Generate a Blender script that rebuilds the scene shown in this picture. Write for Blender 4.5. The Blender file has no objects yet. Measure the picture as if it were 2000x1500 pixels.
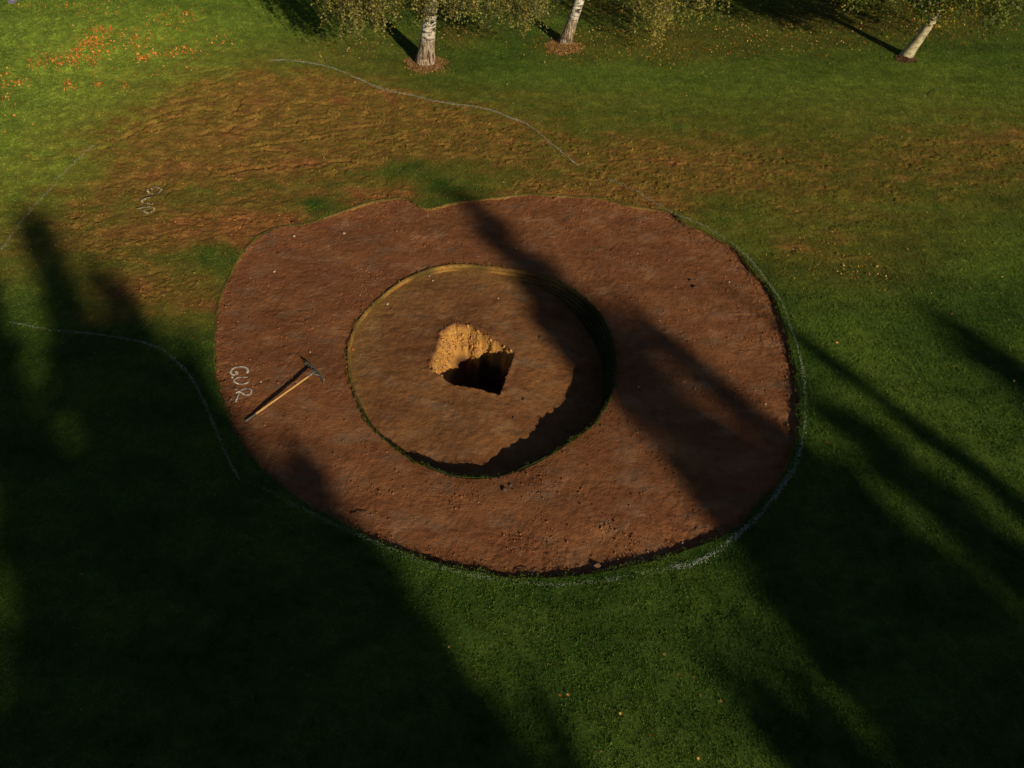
import bpy, math, random
import numpy as np
from mathutils import Vector
random.seed(7)
RS = np.random.RandomState(11)

# ------------------------------------------------------------------ camera, sky, sun, exposure
sc = bpy.context.scene
C = sc.collection
TH = math.radians(46.0)          # downward pitch
F = 1540.0                       # focal length in photo pixels (2000 wide)
H = 10.4
CY = -H / math.tan(TH)
cam_d = bpy.data.cameras.new('camera')
cam_d.sensor_width = 36.0
cam_d.lens = 36.0 * F / 2000.0
cam_d.clip_start = 0.1
cam_d.clip_end = 3000
cam = bpy.data.objects.new('camera', cam_d)
cam.location = (0, CY, H)
cam.rotation_euler = (math.radians(90) - TH, 0, 0)
C.objects.link(cam)
sc.camera = cam

SUN_EL = math.radians(21.0)
SD = np.array([0.540, -0.842])   # horizontal direction towards the sun
SD = SD / np.linalg.norm(SD)
w = bpy.data.worlds.new("World")
sc.world = w
w.use_nodes = True
nt = w.node_tree
nt.nodes.clear()
wo = nt.nodes.new('ShaderNodeOutputWorld')
bg = nt.nodes.new('ShaderNodeBackground')
sky = nt.nodes.new('ShaderNodeTexSky')
sky.sky_type = 'NISHITA'
sky.sun_disc = False
sky.sun_elevation = SUN_EL
sky.sun_rotation = math.atan2(SD[0], SD[1])
sky.altitude = 500
sky.air_density = 0.7
sky.dust_density = 0.5
sky.ozone_density = 1.0
bg.inputs[1].default_value = 0.05
nt.links.new(sky.outputs[0], bg.inputs[0])
nt.links.new(bg.outputs[0], wo.inputs[0])

sl = bpy.data.lights.new('sun', 'SUN')
sl.energy = 5.0
sl.angle = math.radians(0.55)
sl.color = (1.0, 0.86, 0.62)
so = bpy.data.objects.new('sun', sl)
sun_vec = Vector((SD[0] * math.cos(SUN_EL), SD[1] * math.cos(SUN_EL), math.sin(SUN_EL)))
so.rotation_euler = sun_vec.to_track_quat('Z', 'Y').to_euler()
C.objects.link(so)
sc.view_settings.view_transform = 'Standard'
sc.view_settings.look = 'None'
sc.view_settings.gamma = 1.0
sc.view_settings.exposure = -0.22
sc.view_settings.use_curve_mapping = False

# ------------------------------------------------------------------ helpers
ct, st = math.cos(TH), math.sin(TH)

def zmacro(x, y):
    """invented lie of the land: bank added at the upper left to catch more sun"""
    x = np.asarray(x, float); y = np.asarray(y, float)
    rise = 0.09 * np.clip(y - 6.5, 0, 14) ** 1.15 * (1 / (1 + np.exp((x + 6.5) / 1.6)))
    return rise

def unproj(px, py, z=0.0, macro=True):
    """photo pixel -> world point lying on the ground (plus z)"""
    dx = (px - 1000.0) / F
    dy = (750.0 - py) / F
    d = np.array([dx, ct + dy * st, -st + dy * ct])
    zz = z
    for _ in range(12 if macro else 1):
        t = (zz - H) / d[2]
        p = np.array([0, CY, H]) + d * t
        zz = (float(zmacro(p[0], p[1])) if macro else 0.0) + z
    return p

def proj(X, Y, Z):
    vy = Y - CY; vz = Z - H
    dep = vy * ct - vz * st
    up = vy * st + vz * ct
    dep = np.maximum(dep, 0.2)
    return 1000 + F * X / dep, 750 - F * up / dep

_rt = np.random.RandomState(5)
_perm = _rt.permutation(4096)
_ga = _rt.rand(4096) * 2 * math.pi
_gx, _gy = np.cos(_ga), np.sin(_ga)

def perlin(x, y, seed=0):
    x = np.asarray(x, float) + 500.3 + seed * 17.13
    y = np.asarray(y, float) + 700.7 + seed * 31.7
    xi = np.floor(x).astype(np.int64); yi = np.floor(y).astype(np.int64)
    xf = x - xi; yf = y - yi
    u = xf * xf * xf * (xf * (xf * 6 - 15) + 10)
    v = yf * yf * yf * (yf * (yf * 6 - 15) + 10)
    def g(ix, iy, fx, fy):
        h = _perm[(_perm[ix & 4095] + iy) & 4095]
        return _gx[h] * fx + _gy[h] * fy
    a = g(xi, yi, xf, yf); b = g(xi + 1, yi, xf - 1, yf)
    c = g(xi, yi + 1, xf, yf - 1); d = g(xi + 1, yi + 1, xf - 1, yf - 1)
    return (a + (b - a) * u + (c - a) * v + (a - b - c + d) * u * v) * 1.5

def fbm(x, y, octv=4, seed=0, gain=0.5):
    s = 0; a = 1; t = 0; f = 1
    for i in range(octv):
        s = s + a * perlin(x * f, y * f, seed + i * 3)
        t += a; a *= gain; f *= 2.03
    return s / t

def sstep(a, b, x):
    t = np.clip((x - a) / (b - a), 0, 1)
    return t * t * (3 - 2 * t)

def tag(o, label=None, cat=None, group=None, kind=None):
    if label: o['label'] = label
    if cat: o['category'] = cat
    if group: o['group'] = group
    if kind: o['kind'] = kind
    return o

def mesh_obj(name, verts, faces, mat=None, parent=None, smooth=False, cols=None, link=True, mats=None, midx=None):
    verts = np.asarray(verts, np.float32).reshape(-1, 3)
    me = bpy.data.meshes.new(name)
    me.vertices.add(len(verts))
    me.vertices.foreach_set('co', verts.ravel())
    if isinstance(faces, np.ndarray):
        k = faces.shape[1]
        n = len(faces)
        me.loops.add(n * k); me.polygons.add(n)
        me.loops.foreach_set('vertex_index', faces.astype(np.int32).ravel())
        me.polygons.foreach_set('loop_start', np.arange(0, n * k, k, dtype=np.int32))
        me.polygons.foreach_set('loop_total', np.full(n, k, np.int32))
    else:
        tot = np.array([len(f) for f in faces], np.int32)
        fl = np.array([i for f in faces for i in f], np.int32)
        me.loops.add(len(fl)); me.polygons.add(len(tot))
        me.loops.foreach_set('vertex_index', fl)
        me.polygons.foreach_set('loop_start', np.concatenate([[0], np.cumsum(tot)[:-1]]).astype(np.int32))
        me.polygons.foreach_set('loop_total', tot)
    if smooth:
        me.polygons.foreach_set('use_smooth', np.ones(len(me.polygons), bool))
    me.update(calc_edges=True)
    me.validate()
    if cols is not None:
        for an, cc in cols.items():
            at = me.color_attributes.new(an, 'FLOAT_COLOR', 'POINT')
            c4 = np.ones((len(verts), 4), np.float32)
            c4[:, :3] = cc
            at.data.foreach_set('color', c4.ravel())
    for m in (mats or ([mat] if mat else [])):
        me.materials.append(m)
    if midx is not None:
        me.polygons.foreach_set('material_index', np.asarray(midx, np.int32))
    o = bpy.data.objects.new(name, me)
    if link: C.objects.link(o)
    if parent: o.parent = parent
    return o

def empty(name, loc, label, cat, group=None):
    o = bpy.data.objects.new(name, None)
    o.location = loc
    C.objects.link(o)
    tag(o, label, cat, group)
    return o

def densify(pts, step=0.05, closed=True):
    """smooth closed Catmull-Rom curve through 2D/3D points, resampled evenly"""
    P = np.asarray(pts, float); n = len(P); out = []
    rng_ = range(n) if closed else range(n - 1)
    for i in rng_:
        if closed:
            p0, p1, p2, p3 = P[(i - 1) % n], P[i], P[(i + 1) % n], P[(i + 2) % n]
        else:
            p0, p1, p2, p3 = P[max(i - 1, 0)], P[i], P[i + 1], P[min(i + 2, n - 1)]
        m = max(2, int(np.linalg.norm(p2 - p1) / step))
        for k in range(m):
            t = k / m
            out.append(0.5 * ((2 * p1) + (-p0 + p2) * t + (2 * p0 - 5 * p1 + 4 * p2 - p3) * t * t + (-p0 + 3 * p1 - 3 * p2 + p3) * t ** 3))
    if not closed: out.append(P[-1])
    return np.array(out)

def sdist(poly, X, Y, maxd=1.2):
    """signed distance (positive inside) and nearest point, only accurate near the polygon"""
    X = X.ravel(); Y = Y.ravel()
    n = len(poly)
    x0, y0 = poly.min(0) - maxd; x1, y1 = poly.max(0) + maxd
    sd = np.full(X.shape, -maxd * 2.0)
    nx = X.copy(); ny = Y.copy()
    idx = np.where((X > x0) & (X < x1) & (Y > y0) & (Y < y1))[0]
    A = poly; B = np.roll(poly, -1, 0)
    for s in range(0, len(idx), 20000):
        ii = idx[s:s + 20000]
        x = X[ii]; y = Y[ii]
        best = np.full(len(ii), 1e9); bx = x.copy(); by = y.copy()
        ins = np.zeros(len(ii), bool)
        for k in range(n):
            ax, ay = A[k]; bx_, by_ = B[k]
            ex, ey = bx_ - ax, by_ - ay
            L = ex * ex + ey * ey + 1e-12
            t = np.clip(((x - ax) * ex + (y - ay) * ey) / L, 0, 1)
            qx = ax + t * ex; qy = ay + t * ey
            d = (x - qx) ** 2 + (y - qy) ** 2
            m = d < best
            best[m] = d[m]; bx[m] = qx[m]; by[m] = qy[m]
            c = (ay > y) != (by_ > y)
            if c.any():
                xx = ax + (y - ay) / (ey if abs(ey) > 1e-12 else 1e-12) * ex
                ins ^= (c & (x < xx))
        dd = np.sqrt(best)
        sd[ii] = np.where(ins, dd, -dd)
        nx[ii] = bx; ny[ii] = by
    return sd, nx, ny

def grid_faces(nx_, ny_):
    i = np.arange(nx_ - 1); j = np.arange(ny_ - 1)
    I, J = np.meshgrid(i, j, indexing='xy')
    a = (J * nx_ + I).ravel()
    return np.stack([a, a + 1, a + nx_ + 1, a + nx_], 1)

def compact(verts, faces, cols):
    used = np.zeros(len(verts), bool); used[faces.ravel()] = True
    remap = np.cumsum(used) - 1
    return verts[used], remap[faces], {k: v[used] for k, v in cols.items()}

# ------------------------------------------------------------------ materials
def new_mat(name):
    m = bpy.data.materials.new(name); m.use_nodes = True
    t = m.node_tree; t.nodes.clear()
    o = t.nodes.new('ShaderNodeOutputMaterial')
    b = t.nodes.new('ShaderNodeBsdfPrincipled')
    t.links.new(b.outputs[0], o.inputs[0])
    b.inputs['Roughness'].default_value = 0.9
    b.inputs['Specular IOR Level'].default_value = 0.15
    return m, t, b

def N(t, typ, **kw):
    n = t.nodes.new(typ)
    for k, v in kw.items(): setattr(n, k, v)
    return n

def noise(t, scale, detail=4, rough=0.6, vec=None):
    n = N(t, 'ShaderNodeTexNoise')
    n.inputs['Scale'].default_value = scale
    n.inputs['Detail'].default_value = detail
    n.inputs['Roughness'].default_value = rough
    if vec is not None: t.links.new(vec, n.inputs['Vector'])
    return n

def math_(t, op, a, b=None, clamp=False):
    n = N(t, 'ShaderNodeMath', operation=op); n.use_clamp = clamp
    for i, v in enumerate((a, b)):
        if v is None: continue
        if isinstance(v, (int, float)): n.inputs[i].default_value = v
        else: t.links.new(v, n.inputs[i])
    return n.outputs[0]

def mixc(t, fac, a, b, mode='MIX'):
    n = N(t, 'ShaderNodeMix', data_type='RGBA', blend_type=mode)
    for sock, v in ((n.inputs[0], fac), (n.inputs[6], a), (n.inputs[7], b)):
        if isinstance(v, (int, float)): sock.default_value = v
        elif isinstance(v, tuple): sock.default_value = (*v, 1)
        else: t.links.new(v, sock)
    return n.outputs[2]

def ramp(t, fac, stops):
    n = N(t, 'ShaderNodeValToRGB')
    el = n.color_ramp.elements
    while len(el) < len(stops): el.new(0.5)
    for e, (p, c) in zip(el, stops):
        e.position = p
        e.color = (*c, 1) if isinstance(c, tuple) else (c, c, c, 1)
    t.links.new(fac, n.inputs[0])
    return n.outputs[0]

def attr_mat(name, attr='tint', atype='GEOMETRY', var=0.5, nscale=9.0, bump=None, rough=0.95, spec=0.1, transl=0.0):
    m, t, b = new_mat(name)
    a = N(t, 'ShaderNodeAttribute'); a.attribute_name = attr; a.attribute_type = atype
    g = N(t, 'ShaderNodeNewGeometry')
    n1 = noise(t, nscale, 5, 0.65, g.outputs['Position'])
    v = ramp(t, n1.outputs[0], [(0.25, 1 - var), (0.5, 1.0), (0.78, 1 + var)])
    col = mixc(t, 1.0, a.outputs['Color'], v, 'MULTIPLY')
    t.links.new(col, b.inputs['Base Color'])
    b.inputs['Roughness'].default_value = rough
    b.inputs['Specular IOR Level'].default_value = spec
    if bump:
        prev = None
        for (sc_, dist, det) in bump:
            nn = noise(t, sc_, det, 0.7, g.outputs['Position'])
            bp = N(t, 'ShaderNodeBump')
            bp.inputs['Distance'].default_value = dist
            bp.inputs['Strength'].default_value = 1.0
            t.links.new(nn.outputs[0], bp.inputs['Height'])
            if prev: t.links.new(prev, bp.inputs['Normal'])
            prev = bp.outputs[0]
        t.links.new(prev, b.inputs['Normal'])
    if transl:
        o = [n for n in t.nodes if n.type == 'OUTPUT_MATERIAL'][0]
        tr = N(t, 'ShaderNodeBsdfTranslucent')
        t.links.new(col, tr.inputs[0])
        mx = N(t, 'ShaderNodeMixShader'); mx.inputs[0].default_value = transl
        t.links.new(b.outputs[0], mx.inputs[1]); t.links.new(tr.outputs[0], mx.inputs[2])
        t.links.new(mx.outputs[0], o.inputs[0])
    return m

M_lawn = attr_mat('lawn_ground', var=0.35, nscale=14, bump=[(20, 0.045, 6), (60, 0.02, 3)])
M_earth = attr_mat('bare_earth', var=0.22, nscale=5, bump=[(9, 0.045, 8), (45, 0.018, 4)])
M_pot = attr_mat('pot_earth', var=0.2, nscale=6, bump=[(9, 0.035, 8), (50, 0.014, 4)])
M_sod = attr_mat('stacked_sod', var=0.5, nscale=22, bump=[(40, 0.03, 5)])
M_blade = attr_mat('grass_blade', atype='INSTANCER', var=0.3, nscale=11, rough=0.7, spec=0.12, transl=0.32)
M_crumb = attr_mat('crumb', atype='INSTANCER', var=0.25, nscale=40, bump=[(90, 0.01, 3)])
M_litter = attr_mat('litter_leaf', atype='INSTANCER', var=0.3, nscale=50, rough=0.7, spec=0.2)
M_leafv = attr_mat('tree_leaf', var=0.25, nscale=30, rough=0.45, spec=0.35, transl=0.2)
M_fleck = attr_mat('paint_on_grass', var=0.3, nscale=30)

# ------------------------------------------------------------------ outlines traced on the ground
P_px = [(418,690),(420,640),(427,592),(440,555),(462,512),(480,486),(505,462),(545,443),(590,438),(640,423),(690,405),(740,391),(775,386),
        (800,390),(830,406),(870,400),(900,393),(945,388),(990,384),(1035,379),(1080,381),(1125,383),(1170,387),(1230,401),(1275,408),(1311,414),(1335,434),
        (1380,455),(1434,485),(1470,530),(1503,565),(1535,649),(1556,739),(1560,819),(1551,873),(1524,937),(1500,962),(1476,988),(1455,1018),
        (1420,1040),(1385,1058),(1320,1080),(1230,1105),(1162,1118),(1090,1126),(1027,1128),(982,1125),(888,1107),(793,1078),(712,1044),(655,1014),
        (600,985),(545,945),(505,910),(472,865),(447,815),(430,770),(420,730)]
Q_px = [(681,690),(690,650),(715,610),(755,572),(800,543),(850,524),(900,518),(960,522),(1030,532),(1085,548),(1130,575),(1165,610),
        (1188,650),(1198,690),(1199,735),(1192,775),(1170,815),(1140,845),(1100,873),(1050,903),(1000,924),(950,934),(900,932),(850,919),
        (800,895),(755,860),(722,825),(697,778),(684,735)]
SOIL_Z = -0.068
P = densify([unproj(x, y, 0)[:2] for x, y in P_px], 0.14)
Q = densify([unproj(x, y, SOIL_Z)[:2] for x, y in Q_px], 0.12)
# ragged turf edge
ph = np.arange(len(P))
P = P + 0.022 * np.stack([perlin(ph * 0.55, ph * 0 + 1.0, 2), perlin(ph * 0.55, ph * 0 + 9.0, 4)], 1)
Qc = Q.mean(0)

# ------------------------------------------------------------------ where turf is worn, bare, littered (photo-plan blobs)
def blobs(px, py, L):
    s = np.zeros_like(px)
    for (cx, cy, rx, ry, ang, wt) in L:
        a = math.radians(ang)
        dx = px - cx; dy = py - cy
        u = (dx * math.cos(a) + dy * math.sin(a)) / rx
        v = (-dx * math.sin(a) + dy * math.cos(a)) / ry
        s = s + wt * np.exp(-(u * u + v * v))
    return s

ORANGE = [(190,82,34,22,62),(205,65,20,8,10),(270,78,24,16,26),(330,45,45,22,22),(360,30,18,10,8),(120,120,40,16,30),(145,108,16,10,14),(70,125,16,8,8),(185,115,10,20,14),(305,108,26,5,14),(360,98,26,9,18),
      (278,115,12,5,9),(15,160,22,12,12),(10,195,14,8,4),(40,160,16,6,5),(135,168,12,7,9),(195,167,8,6,4),(245,165,10,10,4),(90,110,40,20,8),(200,18,60,12,8),(430,75,30,14,8),(130,12,60,10,6),(50,10,20,5,3),(350,130,60,20,6),(30,260,40,60,6)]
WORN = [(470,215,250,85,-8,1.0),(330,290,230,80,-12,1.0),(650,210,200,60,8,.8),(620,300,330,50,-4,.8),(180,470,260,70,-5,.75),(420,420,160,60,-10,.9),
        (600,340,250,70,-8,.5),(850,230,180,45,10,.6),(950,300,260,60,4,.5),(1150,330,200,60,8,.6),(1320,320,180,50,3,.65),(1600,325,430,85,-4,.46),
        (1950,300,220,80,-5,.48),(1520,430,260,70,8,.40),(720,390,170,30,-10,.6),(1100,370,160,25,2,.7),(1280,390,70,25,20,.6),(300,560,110,60,-12,.7),
        (380,580,90,60,0,.6),(260,620,60,40,0,.4),(1000,195,200,30,0,.35),(1550,480,50,25,20,.4),(120,400,200,60,-10,.45),(1600,250,420,110,0,.18),(1750,420,330,70,0,.22),(1250,260,220,70,0,.18),(1620,520,160,50,0,.3)]
BARE = [(520,447,75,22,-20,1.3),(500,200,60,30,-15,.7),(450,260,110,16,-8,.7),(590,320,60,12,-10,.9),(480,330,110,14,-10,.7),(360,320,130,20,-10,.5),(660,192,45,12,10,1.0),(760,197,25,9,25,1.1),
        (700,250,70,12,0,.5),(990,273,18,8,0,1.2),(1305,315,40,10,5,1.1),(410,440,110,28,-8,.9),(500,435,70,22,-8,1.0),(250,450,120,18,-10,.6),(720,380,60,15,-8,1.0),(775,385,20,8,0,1.0),
        (260,565,60,28,-12,.8),(400,590,55,20,0,.6),(430,610,25,18,0,.6),(550,380,50,12,-5,.7),(700,372,16,6,0,1),(620,375,30,7,0,.8),(850,240,60,10,0,.5),
        (1210,365,60,10,8,.7),(1100,378,110,7,1,1.0),(1525,478,30,12,20,.7),(1960,268,60,12,0,.5),(170,620,60,12,0,.3),(300,340,80,14,-10,.5),(560,290,40,10,0,.7),
        (1280,400,40,8,15,.8),(640,430,60,8,-20,.7),(470,480,20,12,0,.7)]
GREEN = [(450,370,120,22,-8,.55),(930,335,200,28,2,.55),(330,405,110,28,-5,.4),(130,330,130,45,-18,.6),(1110,295,90,25,8,.5),(1250,230,200,25,0,.3),(60,430,80,40,0,.4),(620,400,60,28,0,1.1),(400,510,60,24,-10,1.1),(300,650,70,26,5,.9),(790,330,60,22,0,.7),(870,365,80,18,0,.8),(560,260,40,10,0,.3),(1150,150,300,40,0,.6),
         (1450,420,90,35,20,.7),(330,500,60,16,0,.5),(750,260,50,12,0,.4),(440,640,20,40,0,.7)]
YEL = [(150,250,320,170,-20,.80),(350,60,260,70,-5,.5),(0,400,150,120,0,.3),(80,60,200,120,0,.4),(470,200,200,90,0,.3),(1650,650,120,70,30,.35),(1850,850,160,60,30,.2),(1950,500,120,60,0,.3),(1350,190,420,70,0,.40),(1850,190,260,90,0,.42),(1700,420,300,50,0,.2),(1500,460,300,60,0,.20),(1150,140,200,50,0,.15)]
LEAFR = [(1780,55,200,30,0,.7),(1340,85,160,30,0,.5),(900,70,60,22,0,1.),(1100,92,55,20,0,1.1),(830,128,55,14,0,1.),(1180,12,120,18,0,.8),(1270,70,160,35,0,.6),(1700,20,220,35,0,1.0),(1550,70,150,40,5,.45),(700,90,140,28,-8,.4),
         (1650,520,140,60,10,.25),(1300,110,130,22,0,.35)]

def world_maps(X, Y):
    """worn, bare, green, yellow factors of the lawn at world positions"""
    Z = zmacro(X, Y)
    px, py = proj(X, Y, Z)
    wx = fbm(X * 0.7, Y * 0.7, 3, 1); wy = fbm(X * 0.7, Y * 0.7, 3, 21)
    px = px + wx * 38; py = py + wy * 22
    inview = (Y > CY + 0.5)
    worn = np.clip(blobs(px, py, WORN), 0, 1.25) * inview
    bare = np.clip(blobs(px, py, BARE), 0, 1.4) * inview
    green = np.clip(blobs(px, py, GREEN), 0, 1.2) * inview
    yel = np.clip(blobs(px, py, YEL), 0, 1.2) * inview
    leafy = np.clip(blobs(px, py, LEAFR), 0, 1.3) * inview
    n1 = fbm(X * 1.3 + 0.4 * Y, Y * 2.6, 4, 7)
    n2 = fbm(X * 3.1, Y * 4.5, 3, 12)
    worn = np.clip(worn * (1 - 0.75 * green) + (n1 * 0.55) * sstep(0.12, 0.5, worn), 0, 1)
    n4 = fbm(X * 5.0, Y * 5.0, 3, 13)
    bare = np.clip(bare * (0.95 + 0.7 * n2 + 0.9 * n4 + 0.5 * n1) * (1 - green * 0.8), 0, 1)
    bare = np.maximum(bare, sstep(0.35, 0.9, worn + n2 * 0.7 - 0.35) * 0.45 * sstep(0.3, 0.6, worn))
    return worn, bare, green, yel, leafy

G_DARK = np.array([0.058, 0.122, 0.018]); G_MID = np.array([0.115, 0.190, 0.026]); G_YEL = np.array([0.350, 0.460, 0.058])
W_OLV = np.array([0.360, 0.240, 0.044]); W_BRN = np.array([0.560, 0.245, 0.070]); RED = np.array([0.34, 0.135, 0.040])

def lawn_tint(X, Y, maps):
    worn, bare, green, yel, leafy = maps
    a = sstep(-0.45, 0.5, fbm(X * 0.55, Y * 0.8, 4, 33))[:, None]
    b = sstep(-0.3, 0.7, fbm(X * 2.5, Y * 3.0, 3, 41))[:, None]
    c = G_DARK + (G_MID - G_DARK) * a
    c = c + (G_YEL - c) * (np.clip(yel, 0, 1)[:, None] * (0.60 + 0.40 * b)) + (G_YEL - c) * 0.12 * b
    # mown stripes, faint, running across
    st_ = 0.5 + 0.5 * np.sin((Y + 0.12 * X) * 2 * math.pi / 1.1)
    c = c * (0.94 + 0.12 * st_[:, None])
    wv = np.clip(worn, 0, 1)[:, None]
    olv = W_OLV * (0.75 + 0.5 * b)
    c = c + (olv - c) * wv * 0.9
    brn = W_BRN * (0.8 + 0.4 * b) + (RED - W_BRN) * 0.35 * (1 - b)
    c = c + (brn - c) * np.clip(bare, 0, 1)[:, None]
    lf = np.clip(leafy, 0, 1)[:, None] * 0.35
    c = c + (np.array([0.26, 0.14, 0.03]) - c) * lf
    return np.clip(c, 0, 1)

CRACKS = [[(385,205),(410,197),(432,190),(452,176)],[(452,176),(470,190),(462,212),(440,222)],[(372,218),(420,213),(470,225),(510,213)],[(418,238),(425,262),(460,245),(470,250)],
          [(430,240),(470,238),(500,228),(520,240)],[(390,262),(430,255),(480,262)],[(330,190),(370,172),(420,160),(470,140)],[(300,212),(340,200),(400,186)],[(280,235),(330,218),(380,205)],
          [(560,240),(600,232),(640,228)],[(470,290),(530,280),(600,272),(660,262)],[(440,300),(500,292),(560,296)],[(540,330),(600,318),(680,314)],[(250,262),(300,240),(350,228)],
          [(575,236),(590,232),(605,230)],[(200,290),(260,262),(320,250)],[(620,262),(680,250),(730,246)],[(420,345),(480,330),(560,322)],[(350,150),(400,140),(450,130)],[(560,205),(600,200),(650,205)]]
CR = [np.array([unproj(x, y)[:2] for x, y in c]) for c in CRACKS]
CR = [densify(c, 0.1, closed=False) for c in CR]

def lawn_relief(X, Y, maps):
    worn, bare, green, yel, leafy = maps
    z = 0.008 * fbm(X * 2.0, Y * 2.0, 3, 3)
    r = 1 - np.abs(perlin(X * 5.0 + 0.6 * fbm(X, Y, 2, 8), Y * 6.5, 15)) * 2
    r2 = perlin(X * 13.0 + 1.5 * perlin(X * 4, Y * 4, 20), Y * 9.5, 19)
    r3 = perlin(X * 9.0 + perlin(X * 4, Y * 4, 24), Y * 7.0, 29)
    wm = np.clip(worn, 0, 1)
    r4 = perlin(X * 6.0, Y * 4.5, 22)
    cl = 0.6 + 0.7 * sstep(-.3, .5, fbm(X * .9, Y * 1.4, 2, 31))
    z = z + wm * cl * (0.003 * r + 0.020 * r2 + 0.016 * r3 + 0.010 * r4 + 0.014 * perlin(X * 19.0, Y * 15.0, 35))
    z = z - 0.02 * np.clip(bare, 0, 1)
    for c in CR:
        x0, y0 = c.min(0) - 0.2; x1, y1 = c.max(0) + 0.2
        ii = np.where((X > x0) & (X < x1) & (Y > y0) & (Y < y1))[0]
        if not len(ii): continue
        d = np.full(len(ii), 9.0)
        xx = X[ii] + 0.05 * perlin(X[ii] * 5, Y[ii] * 5, 50); yy = Y[ii] + 0.05 * perlin(X[ii] * 5, Y[ii] * 5, 51)
        for q in range(len(c) - 1):
            e = c[q + 1] - c[q]; L = e @ e + 1e-9
            t = np.clip(((xx - c[q, 0]) * e[0] + (yy - c[q, 1]) * e[1]) / L, 0, 1)
            d = np.minimum(d, np.hypot(xx - c[q, 0] - t * e[0], yy - c[q, 1] - t * e[1]))
        z[ii] -= 0.045 * np.exp(-(d / 0.045) ** 2) * (0.6 + 0.6 * perlin(xx * 2, yy * 2, 53))
        z[ii] += 0.010 * np.exp(-((d - 0.12) / 0.06) ** 2)
    return z

# ------------------------------------------------------------------ ground (one sheet to the horizon, cut out where the bunker is dug)
def axis_pts(lo, hi, step, far, grow=1.25):
    a = list(np.arange(lo, hi + step * 0.5, step))
    s = step; v = a[-1]; r = []
    while v < far:
        s *= grow; v += s; r.append(v)
    s = step; v = a[0]; l = []
    while v > -far:
        s *= grow; v -= s; l.append(v)
    return np.array(l[::-1] + a + r)

xs = axis_pts(-16.5, 16.5, 0.040, 700)
ys = axis_pts(-7.6, 19.0, 0.035, 700)
GX, GY = np.meshgrid(xs, ys)
gx = GX.ravel(); gy = GY.ravel()
sd, nx_, ny_ = sdist(P, gx, gy, 0.6)
snap = np.abs(sd) < 0.026
gx = np.where(snap, nx_, gx); gy = np.where(snap, ny_, gy)
maps = world_maps(gx, gy)
rel = lawn_relief(gx, gy, maps)
edge = np.exp(-np.abs(np.minimum(sd, 0)) / 0.12)
gz = zmacro(gx, gy) + rel * (1 - 0.5 * edge)
tint = lawn_tint(gx, gy, maps)
inside = (sd > 0.0) & ~snap
fa = grid_faces(len(xs), len(ys))
drop = inside[fa].any(1) | (snap[fa].all(1) & (sd[fa].mean(1) > 0))
fa = fa[~drop]
under = tint * 0.75          # soil and thatch between the blades
V, Fc, cc = compact(np.stack([gx, gy, gz], 1), fa, {'tint': under})
ground = mesh_obj('ground', V, Fc, M_lawn, smooth=True, cols=cc)
tag(ground, 'mown green lawn with worn muddy turf around the bunker', kind='structure')

def lawn_z(x, y):
    x = np.atleast_1d(np.asarray(x, float)); y = np.atleast_1d(np.asarray(y, float))
    m = world_maps(x, y)
    return zmacro(x, y) + lawn_relief(x, y, m)

# cut face of the turf round the bunker
n = len(P)
Pn = np.roll(P, -1, 0) - np.roll(P, 1, 0); Pn /= np.linalg.norm(Pn, axis=1)[:, None]
cen = P.mean(0)
nrm = np.stack([Pn[:, 1], -Pn[:, 0]], 1)
if ((P - cen) * nrm).sum(1).mean() > 0: nrm = -nrm     # points into the bunker
Pd = densify(P, 0.05)
n = len(Pd)
T = np.roll(Pd, -1, 0) - np.roll(Pd, 1, 0); T /= np.linalg.norm(T, axis=1)[:, None]
nr = np.stack([T[:, 1], -T[:, 0]], 1)
if ((Pd - cen) * nr).sum(1).mean() > 0: nr = -nr
k = np.arange(n)
zt = zmacro(Pd[:, 0], Pd[:, 1])
rings = []
for (off, dz, am) in ((-0.02, 0.008, 0.0), (0.002, 0.003, 0.014), (0.010, -0.04, 0.02), (0.016, -0.08, 0.02), (0.03, -0.15, 0.0)):
    o_ = off + am * perlin(k * 0.37, k * 0 + dz * 90, 60)
    rings.append(np.column_stack([Pd + nr * o_[:, None], zt + dz + 0.012 * perlin(k * 0.3, k * 0 + 3, 61) * (dz < 0)]))
V = np.concatenate(rings)
fcs = []
for r in range(4):
    a = r * n + k; b = r * n + (k + 1) % n
    fcs.append(np.stack([a, b, b + n, a + n], 1))
fcs = np.concatenate(fcs)
col = np.zeros((len(V), 3))
col[:2 * n] = [0.10, 0.085, 0.02]; col[2 * n:] = [0.22, 0.115, 0.038]
col *= (0.75 + 0.6 * sstep(-.4, .5, perlin(np.tile(k, 5) * 0.08, np.repeat(np.arange(5), n) * 0.4, 63)))[:, None]
turf_edge = mesh_obj('turf_edge', V, fcs, M_sod, smooth=True, cols={'tint': col})
tag(turf_edge, 'freshly cut turf edge all round the dug bunker', kind='structure')

# ------------------------------------------------------------------ bare earth ring of the bunker
SOILD = [(640,700,60,40,0,.3),(520,600,80,40,0,.3),(590,470,70,25,0,.35),(1280,990,90,25,-10,-.3),(1010,950,60,14,-10,.5),(860,430,60,20,0,.3),(1200,700,60,120,20,.15),
         (640,800,100,60,0,-.1),(900,1060,120,20,0,-.35),(1150,1040,200,16,0,-.3),(760,1000,60,30,0,-.3),(1430,580,60,40,30,.25),(1350,440,60,25,20,.1)]

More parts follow.
